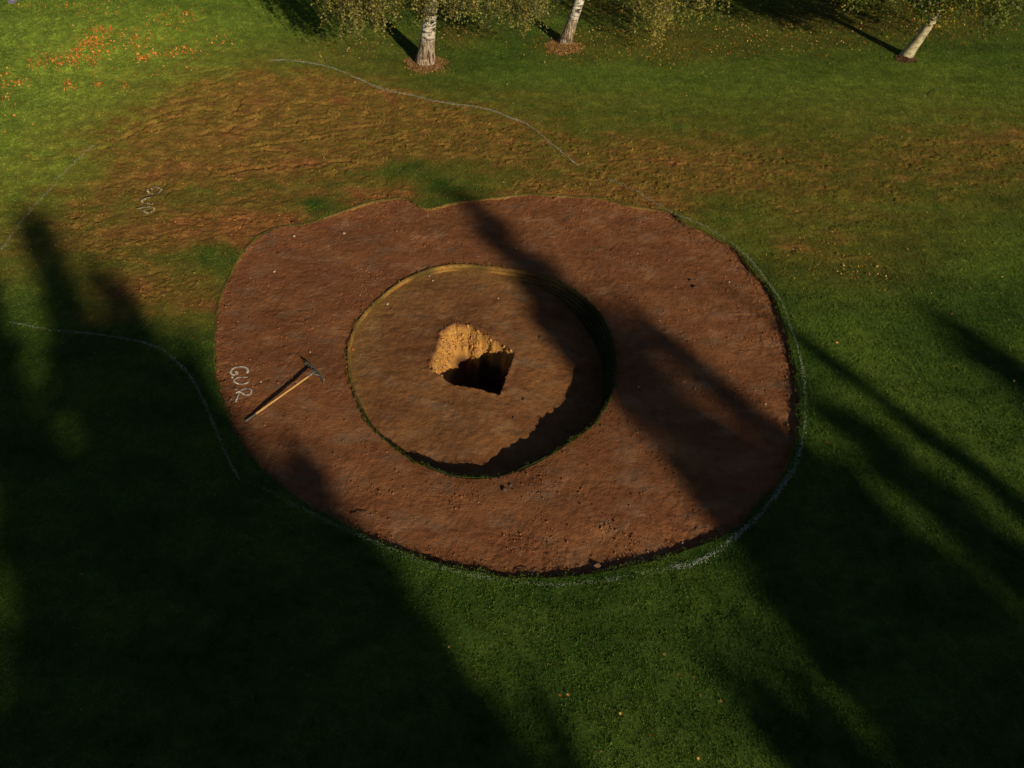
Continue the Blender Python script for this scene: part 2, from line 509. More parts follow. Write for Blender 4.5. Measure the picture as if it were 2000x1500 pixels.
def dline2(L, X, Y):
    d = np.full(X.shape, 9.0)
    m = (X > L[:, 0].min() - .2) & (X < L[:, 0].max() + .2) & (Y > L[:, 1].min() - .2) & (Y < L[:, 1].max() + .2)
    x = X[m]; y = Y[m]; dd = np.full(x.shape, 9.0)
    for q in range(len(L) - 1):
        e = L[q + 1] - L[q]; l2 = e @ e + 1e-9
        t = np.clip(((x - L[q, 0]) * e[0] + (y - L[q, 1]) * e[1]) / l2, 0, 1)
        dd = np.minimum(dd, np.hypot(x - L[q, 0] - t * e[0], y - L[q, 1] - t * e[1]))
    d[m] = dd
    return d
SCUFF_px = [[(1262,551),(1278,538),(1292,525),(1304,502)],[(1322,500),(1332,515),(1338,535)],[(1474,600),(1484,640),(1482,690)],[(690,435),(740,425),(790,428)],[(500,620),(540,612),(580,618)],
            [(520,760),(560,790),(610,800)],[(640,560),(700,530),(760,505)],[(880,1030),(960,1042),(1040,1040)],[(1120,1010),(1200,1002),(1280,1012)],[(560,880),(620,905),(690,915)],
            [(1000,440),(1060,430),(1130,436)],[(1220,600),(1260,640),(1290,700)],[(700,960),(760,980),(820,985)],[(1090,930),(1150,950),(1220,948)],[(600,500),(650,480),(710,470)],[(1380,520),(1420,560),(1440,610)]]
SCUFF = [densify([unproj(x, y, SOIL_Z)[:2] for x, y in c_], 0.15, closed=False) for c_ in SCUFF_px]
def soil_h(X, Y, sdP, sdQ):
    z = 0.020 * fbm(X * 0.8, Y * 0.8, 3, 70) + 0.008 * fbm(X * 2.5, Y * 2.5, 3, 71)
    near = np.exp(-np.clip(sdP, 0, 9) / 0.35)
    patch = sstep(-0.15, 0.45, fbm(X * 0.9, Y * 1.1, 3, 75))
    rough = np.clip(0.25 + 0.7 * patch + near, 0, 1.4)
    z = z + rough * (0.013 * fbm(X * 8.5, Y * 6.5, 3, 72) + 0.009 * perlin(X * 19, Y * 15, 73))
    z = z + 0.018 * np.exp(-np.clip(sdP, 0, 9) / 0.12) * (0.9 + 0.5 * perlin(X * 5, Y * 5, 74))
    z = z - 0.015 * np.exp(-np.clip(-sdQ, 0, 9) / 0.25)
    # old wheel and rake grooves, hoof-like dents
    g = np.abs(np.sin(X * 1.7 + 2.2 * Y + 2.5 * fbm(X * .5, Y * .5, 2, 77)))
    z = z - 0.006 * np.exp(-(g / 0.03) ** 2) * sstep(0.0, 0.4, fbm(X * 1.1, Y * 1.1, 2, 78))
    for sc__ in SCUFF:
        d = dline2(sc__, X, Y)
        z = z - 0.006 * np.exp(-(d / 0.022) ** 2) * (0.5 + perlin(X * 3, Y * 3, 66)) + 0.002 * np.exp(-((d - 0.06) / 0.025) ** 2)
    # mud strip where the digger left: soil runs up onto the turf at the upper left
    ppx_, ppy_ = proj(X, Y, X * 0 - .06)
    z = z + 0.050 * np.clip(blobs(ppx_, ppy_, [(520,455,95,34,-22,1.0),(640,415,60,16,-15,.5)]), 0, 1)
    return SOIL_Z + z

SOIL_A = np.array([0.312, 0.128, 0.050]); SOIL_B = np.array([0.390, 0.192, 0.094]); SOIL_C = np.array([0.215, 0.078, 0.032])
def soil_tint(X, Y, Z, pot=False):
    px, py = proj(X, Y, Z)
    a = sstep(-0.35, 0.45, fbm(X * 0.8 + 0.3 * Y, Y * 1.2, 4, 80))[:, None]
    b = sstep(0.0, 0.5, fbm(X * 1.9, Y * 2.6, 4, 81))[:, None]
    d = np.clip(blobs(px, py, SOILD), -1, 1)[:, None]
    e_ = sstep(0.05, 0.5, fbm(X * 4.5, Y * 5.5, 3, 83))[:, None]
    c = SOIL_A + (SOIL_B - SOIL_A) * (b * 0.75) + (SOIL_C - SOIL_A) * ((1 - a) * 0.7) + (SOIL_C * .8 - SOIL_A) * e_ * .35
    g2 = sstep(0.1, 0.55, fbm(X * 1.6 + 3, Y * 2.4, 4, 84))[:, None]
    c = c + (np.array([0.235, 0.140, 0.080]) - c) * g2 * 0.6
    c = c * (1 - 0.45 * d) * (1 + 0.10 * fbm(X * 6, Y * 8, 3, 85))[:, None]
    if pot:
        c = c * np.array([0.90, 0.98, 0.93])
    return np.clip(c, 0.01, 1)

st2 = 0.026
bx0, by0 = P.min(0) - 0.15; bx1, by1 = P.max(0) + 0.15
xs2 = np.arange(bx0, bx1, st2); ys2 = np.arange(by0, by1, st2)
A, B = np.meshgrid(xs2, ys2); ax = A.ravel(); ay = B.ravel()
sP, _, _ = sdist(P, ax, ay, 7.5)
sQ, qx, qy = sdist(Q, ax, ay, 3.5)
snapq = np.abs(sQ) < 0.018
ax = np.where(snapq, qx, ax); ay = np.where(snapq, qy, ay)
az = soil_h(ax, ay, sP, np.minimum(sQ, 0))
az = np.where(sP < -0.005, az - 0.04, az)
fa = grid_faces(len(xs2), len(ys2))
keep = (sP[fa] > -0.10).all(1) & ~((sQ > 0) & ~snapq)[fa].any(1) & ~(snapq[fa].all(1) & (sQ[fa].mean(1) > 0))
tn = soil_tint(ax, ay, az)
V, Fc, cc = compact(np.stack([ax, ay, az], 1), fa[keep], {'tint': tn})
earth = mesh_obj('bare_earth', V, Fc, M_earth, smooth=True, cols=cc)
tag(earth, 'flat ring of bare reddish brown earth inside the cut turf', kind='structure')
# lookup grid for heights on the soil
SOILZ = az.reshape(A.shape)
def soil_at(x, y):
    i = np.clip(((np.asarray(y) - by0) / st2).round().astype(int), 0, SOILZ.shape[0] - 1)
    j = np.clip(((np.asarray(x) - bx0) / st2).round().astype(int), 0, SOILZ.shape[1] - 1)
    return SOILZ[i, j]

# ------------------------------------------------------------------ sunken pot floor with the dug sump hole
def pot_depth(X, Y):
    sx = (X - Qc[0]) / 2.5; sy = (Y - Qc[1]) / 2.8
    d = 0.080 + 0.43 * np.clip(sx + 0.02, 0, 1.3) ** 1.25 + 0.03 * np.clip(sy, 0, 1.2) + 0.05 * np.clip(-sy, 0, 1) - 0.03 * np.clip(-sx, 0, 1)
    return d
SOFT_px = [(838,720),(846,698),(856,675),(863,650),(884,634),(908,635),(926,641),(942,650),(960,659),(981,669),(1005,685)]
HARD_px = [(1005,685),(992,722),(976,768),(950,763),(925,757),(885,750),(866,738),(838,720)]
def hole_z0(): return SOIL_Z - float(pot_depth(unproj(930, 700, -0.3)[0], unproj(930, 700, -0.3)[1]))
HZ = hole_z0()
SOFT = np.array([unproj(x, y, HZ)[:2] for x, y in SOFT_px]); HARD = np.array([unproj(x, y, HZ)[:2] for x, y in HARD_px])
Rh = np.concatenate([SOFT, HARD[1:-1]])
def dline(L, X, Y):
    d = np.full(X.shape, 9.0)
    for q in range(len(L) - 1):
        e = L[q + 1] - L[q]; l2 = e @ e
        t = np.clip(((X - L[q, 0]) * e[0] + (Y - L[q, 1]) * e[1]) / l2, 0, 1)
        d = np.minimum(d, np.hypot(X - L[q, 0] - t * e[0], Y - L[q, 1] - t * e[1]))
    return d
def hole_depth(X, Y):
    jf = 0.010 + 0.045 * sstep(0.04, 0.22, dline(HARD, X, Y))
    x = X + jf * fbm(X * 6.5, Y * 6.5, 4, 90); y = Y + jf * fbm(X * 6.5, Y * 6.5, 4, 91)
    ins = np.zeros(X.shape, bool)
    for q in range(len(Rh)):
        a = Rh[q]; b = Rh[(q + 1) % len(Rh)]
        c = (a[1] > y) != (b[1] > y)
        ey = b[1] - a[1] if abs(b[1] - a[1]) > 1e-9 else 1e-9
        ins ^= c & (x < a[0] + (y - a[1]) / ey * (b[0] - a[0]))
    d1 = dline(SOFT[:7], x, y); d2 = dline(SOFT[6:], x, y); ds = np.minimum(d1, d2); dh = dline(HARD, x, y)
    ux = (x - SOFT[7, 0]); w_ = sstep(-0.10, 0.10, ux)
    soft = np.minimum((2.0 + 4.0 * w_) * d1, (2.0 + 4.0 * w_) * d2)
    D = np.where(ins, np.minimum(np.minimum(soft, 6.5 * dh), 1.15), 0.0)
    dm = np.where(ins, 1, -1) * np.minimum(ds, dh)
    hole_depth.hard = ins & ((6.5 * dh < soft) | (soft > 0.75))
    return D, dm
def pot_h(X, Y):
    D, dm = hole_depth(X, Y)
    z = SOIL_Z - pot_depth(X, Y) + 0.045 * fbm(X * 0.9, Y * 0.9, 3, 95) + 0.009 * fbm(X * 3, Y * 3, 3, 96) + 0.010 * fbm(X * 8, Y * 8, 3, 97)
    z = z + 0.003 * perlin(X * 26, Y * 26, 98)
    lumps = 0.050 * np.abs(perlin(X * 8, Y * 8, 99)) + 0.035 * np.abs(perlin(X * 17, Y * 17, 100))
    z = z - D + lumps * sstep(0.0, 0.10, D) * (D < 1.14)
    z = z + 0.035 * np.exp(-(np.clip(-dm, 0, 9) / 0.07) ** 2) * (dm < 0) * (0.4 + 0.8 * perlin(X * 6, Y * 6, 101))
    return z, D
st3 = 0.019
cx0, cy0 = Q.min(0) - 0.02; cx1, cy1 = Q.max(0) + 0.02
xs3 = np.arange(cx0, cx1, st3); ys3 = np.arange(cy0, cy1, st3)
A3, B3 = np.meshgrid(xs3, ys3); px3 = A3.ravel(); py3 = B3.ravel()
sQ3, _, _ = sdist(Q, px3, py3, 0.6)
pz, HD = pot_h(px3, py3); HARDM = hole_depth.hard.copy()
fa3 = grid_faces(len(xs3), len(ys3))
keep = (sQ3[fa3] > 0.0).all(1)
fa3 = fa3[keep]
hole_f = (HD[fa3] > 0.02).any(1)
tp = soil_tint(px3, py3, pz, True)
hp = np.clip(HD / 0.08, 0, 1)[:, None]
YEL_S = np.array([0.50, 0.262, 0.070])
tp = tp * (1 - hp) + YEL_S * (0.8 + 0.35 * sstep(-.4, .5, fbm(px3 * 4, py3 * 4, 3, 102)))[:, None] * hp
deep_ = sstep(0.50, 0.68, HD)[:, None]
tp = tp + (np.array([0.12, 0.06, 0.03]) - tp) * deep_  # shade of the hole painted in: tint darkens with depth
tp[HARDM] = np.array([0.13, 0.06, 0.03])  # shaded steep walls and floor painted dark brown
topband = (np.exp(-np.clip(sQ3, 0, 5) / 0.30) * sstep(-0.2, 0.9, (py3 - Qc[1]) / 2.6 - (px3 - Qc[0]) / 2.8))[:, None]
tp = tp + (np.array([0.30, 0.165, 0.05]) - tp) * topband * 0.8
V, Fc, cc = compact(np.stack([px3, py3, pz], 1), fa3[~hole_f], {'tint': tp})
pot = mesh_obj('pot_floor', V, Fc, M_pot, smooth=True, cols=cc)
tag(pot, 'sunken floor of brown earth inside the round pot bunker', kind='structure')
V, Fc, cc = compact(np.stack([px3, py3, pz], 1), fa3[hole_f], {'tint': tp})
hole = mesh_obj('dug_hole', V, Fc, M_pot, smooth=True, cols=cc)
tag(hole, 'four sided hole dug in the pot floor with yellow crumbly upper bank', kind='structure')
POTZ = pz.reshape(A3.shape)
def pot_at(x, y):
    i = np.clip(((np.asarray(y) - cy0) / st3).round().astype(int), 0, POTZ.shape[0] - 1)
    j = np.clip(((np.asarray(x) - cx0) / st3).round().astype(int), 0, POTZ.shape[1] - 1)
    return POTZ[i, j]

# ------------------------------------------------------------------ stacked sod wall (one part per course)
Qd = densify(Q, 0.06)
nq = len(Qd)
TT = np.roll(Qd, -1, 0) - np.roll(Qd, 1, 0); TT /= np.linalg.norm(TT, axis=1)[:, None]
nq_ = np.stack([TT[:, 1], -TT[:, 0]], 1)
if ((Qd - Qc) * nq_).sum(1).mean() > 0: nq_ = -nq_
dq = pot_depth(Qd[:, 0], Qd[:, 1])
wall = empty('sod_wall', (Qc[0], Qc[1], SOIL_Z), 'low revetted wall of stacked sods lining the round sunken pot, tallest on the right', 'wall')
LH = 0.085
kq = np.arange(nq)
lowr = sstep(-0.1, 0.6, ((Qd - Qc) @ np.array([0.8, -0.6])) / 2.5)
jag = lowr * np.clip(0.03 + 0.05 * np.round(perlin(kq * 0.13, kq * 0, 115) * 2.5) / 2 + 0.02 * perlin(kq * .5, kq * 0, 116), 0, .12)
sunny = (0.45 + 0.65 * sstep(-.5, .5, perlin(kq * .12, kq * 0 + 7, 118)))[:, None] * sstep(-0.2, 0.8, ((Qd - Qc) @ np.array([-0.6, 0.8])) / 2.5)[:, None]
for i in range(9):
    ztop = -LH * i; zbot = -LH * (i + 1)
    ex = dq + 0.06 > -ztop
    if i > 0 and not ex.any(): break
    off = 0.006 + 0.030 * i * sstep(0.22, 0.5, dq) + 0.010 * i * (1 - sstep(0.22, 0.5, dq))
    jit = 0.010 * perlin(kq * 0.22, kq * 0 + i * 5.1, 110)
    rr = []
    prof = ((-0.02, ztop - 0.004), (0.004, ztop - 0.004), (0.018, ztop - 0.02), (0.016, zbot + 0.022), (0.002, zbot + 0.002), (-0.012, zbot - 0.012))
    if i == 0: prof = ((-0.03, 0.016), (0.010, 0.014), (0.022, -0.014), (0.018, zbot + 0.022), (0.002, zbot + 0.002), (-0.012, zbot - 0.012))
    for (o_, z_) in prof:
        pp = Qd + nq_ * (off + jit + o_)[:, None]
        rr.append(np.column_stack([pp - Qc, np.full(nq, z_) + 0.008 * perlin(kq * 0.3, kq * 0 + i * 3.3, 111) + (jag if (i == 0 and z_ > 0) else 0)]))
    V = np.concatenate(rr)
    fl = []
    for r in range(len(prof) - 1):
        a = r * nq + kq; b = r * nq + (kq + 1) % nq
        f = np.stack([a, b, b + nq, a + nq], 1)
        fl.append(f[ex & np.roll(ex, -1)])
    fl = np.concatenate(fl)
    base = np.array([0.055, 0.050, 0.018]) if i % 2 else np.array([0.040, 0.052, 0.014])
    cl = base + (np.array([0.30, 0.165, 0.045]) - base) * sunny  # sunlit golden tone painted onto the sun-facing side of each course
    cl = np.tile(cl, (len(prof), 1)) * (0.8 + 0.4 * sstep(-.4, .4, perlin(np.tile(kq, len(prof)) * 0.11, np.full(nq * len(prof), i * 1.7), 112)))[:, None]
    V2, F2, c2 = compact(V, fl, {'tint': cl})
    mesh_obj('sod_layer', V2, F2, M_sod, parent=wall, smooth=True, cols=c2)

# ------------------------------------------------------------------ scattering through geometry nodes
def proto_tuft(name, nb, rad, hmin, hmax, wdt, lean, seed):
    r = random.Random(seed); vs = []; fs = []
    for _ in range(nb):
        a = r.uniform(0, 6.283); d = rad * math.sqrt(r.random())
        x, y = d * math.cos(a), d * math.sin(a)
        h = r.uniform(hmin, hmax); b = a + r.uniform(-1.3, 1.3)
        lx, ly = math.cos(b) * h * lean * r.uniform(.3, 1), math.sin(b) * h * lean * r.uniform(.3, 1)
        c = r.uniform(0, 6.283); wx, wy = math.cos(c) * wdt / 2, math.sin(c) * wdt / 2
        i = len(vs)
        vs += [(x - wx, y - wy, -0.008), (x + wx, y + wy, -0.008), (x + wx * .8 + lx * .45, y + wy * .8 + ly * .45, h * .6), (x - wx * .8 + lx * .45, y - wy * .8 + ly * .45, h * .6), (x + lx, y + ly, h)]
        fs += [(i, i + 1, i + 2, i + 3), (i + 3, i + 2, i + 4)]
    return mesh_obj(name, vs, fs, M_blade, link=False)

def proto_rock(name, seed, flat, mat):
    r = random.Random(seed)
    vs = []
    for (z, rr, k_) in ((-0.8, 0.45, 4), (-0.1, 1.0, 6), (0.55, 0.75, 5)):
        for q in range(k_):
            a = 6.283 * q / k_ + r.uniform(-.25, .25)
            s = rr * r.uniform(.7, 1.15)
            vs.append((s * math.cos(a) * r.uniform(.85, 1.2), s * math.sin(a) * 0.85, z * flat * r.uniform(.8, 1.15)))
    vs.append((r.uniform(-.15, .15), r.uniform(-.15, .15), 0.85 * flat))
    import bmesh
    bm = bmesh.new()
    for v in vs: bm.verts.new(v)
    bmesh.ops.convex_hull(bm, input=bm.verts)
    bmesh.ops.triangulate(bm, faces=bm.faces)
    me = bpy.data.meshes.new(name); bm.to_mesh(me); bm.free()
    me.materials.append(mat)
    return bpy.data.objects.new(name, me)

def leaf_mesh_data(curl=0.25, lobes=False):
    if lobes:   # five-pointed autumn leaf
        vs = [(0, 0, 0.0)]; m = 10
        for q in range(m):
            a = 6.283 * q / m
            rr = (1.0 if q % 2 == 0 else 0.52) * (0.65 if q == 5 else 1)
            vs.append((rr * math.cos(a), rr * math.sin(a) * .9, curl * (rr ** 2) * (0.4 + 0.6 * abs(math.sin(a * 1.5)))))
        fs = [(0, 1 + q, 1 + (q + 1) % m) for q in range(m)]
        return vs, fs
    vs = [(-1, 0, curl * .6), (-.35, .48, curl), (.4, .42, curl * .8), (1.05, 0, curl * 1.2), (.4, -.42, curl * .8), (-.35, -.48, curl), (0, 0, 0)]
    fs = [(6, 0, 5), (6, 1, 0), (6, 2, 1), (6, 3, 2), (6, 4, 3), (6, 5, 4)]
    return vs, fs

def scatter(name, pts, rot, scale, tint, protos, label, kind='stuff', cat=None, parent=None):
    pts = np.asarray(pts, np.float32); n = len(pts)
    me = bpy.data.meshes.new(name)
    me.vertices.add(n); me.vertices.foreach_set('co', pts.ravel())
    a = me.attributes.new('rot', 'FLOAT_VECTOR', 'POINT'); a.data.foreach_set('vector', np.asarray(rot, np.float32).ravel())
    a = me.attributes.new('scl', 'FLOAT_VECTOR', 'POINT'); a.data.foreach_set('vector', np.asarray(scale, np.float32).ravel())
    a = me.attributes.new('pick', 'INT', 'POINT'); a.data.foreach_set('value', RS.randint(0, len(protos), n).astype(np.int32))
    a = me.attributes.new('tint', 'FLOAT_COLOR', 'POINT')
    c4 = np.ones((n, 4), np.float32); c4[:, :3] = tint
    a.data.foreach_set('color', c4.ravel())
    o = bpy.data.objects.new(name, me); C.objects.link(o)
    g = bpy.data.node_groups.new(name, 'GeometryNodeTree')
    g.interface.new_socket('Geometry', in_out='INPUT', socket_type='NodeSocketGeometry')
    g.interface.new_socket('Geometry', in_out='OUTPUT', socket_type='NodeSocketGeometry')
    gi = g.nodes.new('NodeGroupInput'); go = g.nodes.new('NodeGroupOutput')
    m2p = g.nodes.new('GeometryNodeMeshToPoints'); g.links.new(gi.outputs[0], m2p.inputs['Mesh'])
    g2i = g.nodes.new('GeometryNodeGeometryToInstance')
    for p in protos:
        oi = g.nodes.new('GeometryNodeObjectInfo'); oi.inputs['Object'].default_value = p
        g.links.new(oi.outputs['Geometry'], g2i.inputs[0])
    iop = g.nodes.new('GeometryNodeInstanceOnPoints')
    # one Geometry-to-Instance per prototype so they can be picked
    g.nodes.remove(g2i)
    jn = g.nodes.new('GeometryNodeJoinGeometry')
    for nd in [x for x in g.nodes if x.bl_idname == 'GeometryNodeObjectInfo']:
        q = g.nodes.new('GeometryNodeGeometryToInstance')
        g.links.new(nd.outputs['Geometry'], q.inputs[0]); g.links.new(q.outputs[0], jn.inputs[0])
    g.links.new(m2p.outputs[0], iop.inputs['Points']); g.links.new(jn.outputs[0], iop.inputs['Instance'])
    iop.inputs['Pick Instance'].default_value = True
    def na(nm, dt):
        x = g.nodes.new('GeometryNodeInputNamedAttribute'); x.data_type = dt; x.inputs['Name'].default_value = nm
        return [s for s in x.outputs if s.enabled and s.name == 'Attribute'][0]
    e2r = g.nodes.new('FunctionNodeEulerToRotation')
    g.links.new(na('rot', 'FLOAT_VECTOR'), e2r.inputs[0]); g.links.new(e2r.outputs[0], iop.inputs['Rotation'])
    g.links.new(na('scl', 'FLOAT_VECTOR'), iop.inputs['Scale'])
    g.links.new(na('pick', 'INT'), iop.inputs['Instance Index'])
    g.links.new(iop.outputs[0], go.inputs[0])
    md = o.modifiers.new('scatter', 'NODES'); md.node_group = g
    tag(o, label, cat, kind=kind)
    if parent: o.parent = parent
    return o

tufts = [proto_tuft('tuft_mesh', 17, 0.060, 0.010, 0.026, 0.0095, 1.1, s) for s in (1, 2, 3, 4)]
# turf: random points over the part of the lawn the camera can look at, denser in front
def rand_view(nn, margin=60, ymax=19.3):
    """random world points covering the picture and a margin"""
    y = RS.uniform(-7.4, ymax, nn)
    half = (1000 + margin + 120) / F * ((y - CY) * ct + H * st)
    x = RS.uniform(-1, 1, nn) * half
    pr = half / half.max()
    k_ = RS.rand(nn) < pr
    return x[k_], y[k_]
tx, ty = rand_view(330000)
sdt, _, _ = sdist(P, tx, ty, 0.3)
k_ = sdt < 0.012
tx, ty, sdt = tx[k_], ty[k_], sdt[k_]
mp = world_maps(tx, ty)
worn, bare, green, yel, leafy = mp
dens = 1 - 0.42 * np.clip(worn, 0, 1) - 0.75 * np.clip(bare, 0, 1)
near_e = sdt > -0.05
dens = np.where(near_e, np.maximum(dens, 0.5), dens)
k_ = RS.rand(len(tx)) < np.clip(dens, 0.07, 1)
tx, ty, sdt = tx[k_], ty[k_], sdt[k_]; mp = tuple(m_[k_] for m_ in mp)
worn, bare = mp[0], mp[1]
tz = zmacro(tx, ty) + lawn_relief(tx, ty, mp)
nT = len(tx)
tt = lawn_tint(tx, ty, mp)
# flattened, muddied blades keep some green in the worn parts
mud = np.clip(worn, 0, 1)[:, None]
gr = np.array([0.200, 0.200, 0.025])
mixr = (RS.rand(nT, 1) ** 1.3) * mud * 0.75
tt = tt + (gr - tt) * mixr
tt = tt * RS.uniform(0.62, 1.38, (nT, 1)) * 1.12
dry = RS.rand(nT) < 0.07
tt[dry] = tt[dry] * 0.4 + np.array([0.13, 0.11, 0.03]) * 1.0
hs = RS.uniform(0.7, 1.25, nT) * (1 - 0.30 * np.clip(worn, 0, 1)) * (1 - 0.2 * np.clip(bare, 0, 1))
scl = np.stack([hs, hs, hs * (1 - 0.25 * np.clip(worn, 0, 1))], 1)
rot = np.stack([RS.normal(0, .12, nT), RS.normal(0, .12, nT), RS.uniform(0, 6.283, nT)], 1)
scatter('lawn_grass', np.stack([tx, ty, tz - 0.004], 1), rot, scl, tt, tufts, 'short mown grass blades covering the lawn, thin where worn')

# grass fringe on the rim of the pot (bottom and right) and shaggy turf edge
fr = []; ft = []
for i in range(nq):
    p = Qd[i]; rel_ = (p - Qc)
    ang = math.degrees(math.atan2(rel_[1], rel_[0]))
    wgt = (0.55 if random.random() < .8 else 1) if (-150 < ang < 25) else 0.5
    if perlin(i * .09, 3.3, 9) < -.1: wgt *= .35
    for q in range(4):
        if random.random() < wgt * 0.75:
            d = random.uniform(-0.05, 0.02)
            x, y = p - nq_[i] * d * -1
            fr.append((x, y, SOIL_Z + 0.006 + float(jag[i]))); g_ = random.random()
            ft.append((0.07 + .06 * g_, 0.10 + .04 * g_, 0.018) if (-150 < ang < 25) else (0.34, 0.21, 0.05))
fr = np.array(fr); nF = len(fr)
s_ = RS.uniform(0.6, 1.25, nF)
scatter('rim_grass', fr, np.stack([RS.normal(0, .3, nF), RS.normal(0, .3, nF), RS.uniform(0, 6.28, nF)], 1), np.stack([s_ * .42, s_ * .42, s_ * 1.9], 1), np.array(ft), tufts,
        'fringe of green grass blades on the rim of the round pot')

# crumbs of earth
crumb = [proto_rock('crumb_mesh', s, 0.75, M_crumb) for s in (1, 2, 3)]
nn = 130000
ex_ = RS.uniform(bx0, bx1, nn); ey_ = RS.uniform(by0, by1, nn)
i_ = np.clip(((ey_ - by0) / st2).astype(int), 0, A.shape[0] - 1); j_ = np.clip(((ex_ - bx0) / st2).astype(int), 0, A.shape[1] - 1)
dP = sP.reshape(A.shape)[i_, j_]; dQ = sQ.reshape(A.shape)[i_, j_]
pr = (dP > 0.0) & (dQ < -0.01)
clus = sstep(-0.05, 0.5, fbm(ex_ * 1.1, ey_ * 1.3, 4, 120))
prob = (0.04 + 0.55 * clus ** 1.5 + 0.7 * np.exp(-dP / 0.10)) * pr
k_ = RS.rand(nn) < prob
ex_, ey_, dP = ex_[k_], ey_[k_], dP[k_]
nC = len(ex_)
size = 0.0055 + 0.007 * RS.rand(nC) ** 3 + 0.016 * (RS.rand(nC) ** 7) + 0.005 * np.exp(-dP / 0.10) * RS.rand(nC) ** 2
ez_ = soil_at(ex_, ey_) + size * 0.25
ctint = soil_tint(ex_, ey_, ez_) * RS.uniform(0.75, 1.3, (nC, 1))
pale = RS.rand(nC) < 0.010
ctint[pale] = [0.55, 0.42, 0.30]
scatter('earth_crumbs', np.stack([ex_, ey_, ez_], 1), RS.uniform(0, 6.28, (nC, 3)) * [.3, .3, 1], np.stack([size, size, size], 1), ctint, crumb,
        'loose crumbs of brown earth strewn over the bare ring')

# broken clumps of mud and trodden turf on the worn ground
nn = 330000
wx_, wy_ = rand_view(nn)
ppx, ppy = proj(wx_, wy_, zmacro(wx_, wy_))
k_ = (ppy < 740)
wx_, wy_ = wx_[k_], wy_[k_]
mw = world_maps(wx_, wy_)
sdw, _, _ = sdist(P, wx_, wy_, 0.6)
clm = sstep(-0.35, 0.35, fbm(wx_ * 2.2, wy_ * 3.0, 3, 140))
edgeb = np.exp(-np.clip(-sdw, 0, 9) / 0.12) * (wy_ > P[:, 1].mean())
prob = (np.clip(mw[0], 0, 1) ** 1.3 * (0.10 + 0.55 * clm) + 0.35 * edgeb) * (sdw < -0.01)
k_ = RS.rand(len(wx_)) < prob
wx_, wy_ = wx_[k_], wy_[k_]; mw = tuple(q[k_] for q in mw)
nW = len(wx_)
sz_ = 0.007 + 0.010 * RS.rand(nW) + 0.014 * RS.rand(nW) ** 5
wz_ = zmacro(wx_, wy_) + lawn_relief(wx_, wy_, mw) + sz_ * 0.15
wt_ = lawn_tint(wx_, wy_, mw) * 0.95 * RS.uniform(0.6, 0.98, (nW, 1))
scatter('turf_clumps', np.stack([wx_, wy_, wz_], 1), RS.uniform(0, 6.28, (nW, 3)) * [.3, .3, 1], np.stack([sz_ * 1.4, sz_, sz_ * .6], 1), wt_, crumb,
        'crumbly clumps of trodden turf and mud on the worn ground above the bunker')

# rubble on the lit bank of the hole, crumbs on the pot floor
nn = 26000
hx = RS.uniform(cx0, cx1, nn); hy = RS.uniform(cy0, cy1, nn)
sq_, _, _ = sdist(Q, hx, hy, 0.5)
D_, dm_ = hole_depth(hx, hy)
inh = (D_ > 0.02) & (D_ < 0.9)
pr = np.where(inh, 0.5, 0.10 + 0.35 * sstep(0.0, 0.5, fbm(hx * 1.2, hy * 1.2, 3, 123))) * (sq_ > 0.12)
k_ = RS.rand(nn) < pr
hx, hy, inh, D_ = hx[k_], hy[k_], inh[k_], D_[k_]
# extra rubble in the hole
c0 = Rh.mean(0)
ex2 = RS.uniform(Rh[:, 0].min(), Rh[:, 0].max(), 9000); ey2 = RS.uniform(Rh[:, 1].min(), Rh[:, 1].max(), 9000)
D2, _ = hole_depth(ex2, ey2)
k2 = (D2 > 0.01) & (D2 < 0.5) & (RS.rand(9000) < 0.22 + 0.8 * np.exp(-((D2 - 0.32) / 0.10) ** 2))
ex2, ey2, D2 = ex2[k2], ey2[k2], D2[k2]
ex3 = RS.uniform(Rh[:, 0].min() - .4, Rh[:, 0].max() + .3, 6000); ey3 = RS.uniform(Rh[:, 1].min() - .3, Rh[:, 1].max() + .4, 6000)
D3, dm3 = hole_depth(ex3, ey3); ds3 = dline(SOFT, ex3, ey3)
k3 = (D3 <= 0.01) & (RS.rand(6000) < 0.8 * np.exp(-ds3 / 0.045)); nE2 = len(ex2)
ex2 = np.concatenate([ex2, ex3[k3]]); ey2 = np.concatenate([ey2, ey3[k3]])
sz1 = 0.004 + 0.007 * RS.rand(len(hx)) ** 3
sz2 = 0.008 + 0.030 * RS.rand(len(ex2)) ** 2.0
sz2[nE2:] *= 0.42
rx = np.concatenate([hx, ex2]); ry = np.concatenate([hy, ey2]); rs = np.concatenate([sz1, sz2])
rz = pot_at(rx, ry) + rs * 0.3
rt = soil_tint(rx, ry, rz, True) * RS.uniform(0.8, 1.3, (len(rx), 1))
m_ = np.concatenate([inh, np.ones(len(ex2), bool)])
rt[m_] = YEL_S * RS.uniform(0.65, 1.35, (m_.sum(), 1)) * np.array([1, .95, .95])
hole_depth(rx, ry); rt[m_ & hole_depth.hard] = [0.14, 0.07, 0.03]  # rubble in the shaded part of the hole painted dark too
spill_ = np.arange(len(rx)) >= len(hx) + nE2
rt[spill_] = (rt[spill_] * .55 + SOIL_A * .45) * 0.8
pk = m_ & ~hole_depth.hard & (RS.rand(len(rx)) < 0.12); rt[pk] = [0.42, 0.20, 0.12]
scatter('rubble', np.stack([rx, ry, rz], 1), RS.uniform(0, 6.28, (len(rx), 3)) * [.25, .25, 1], np.stack([rs, rs, rs], 1), rt, crumb,
        'yellowish broken earth lying on the bank of the dug hole and pot floor')

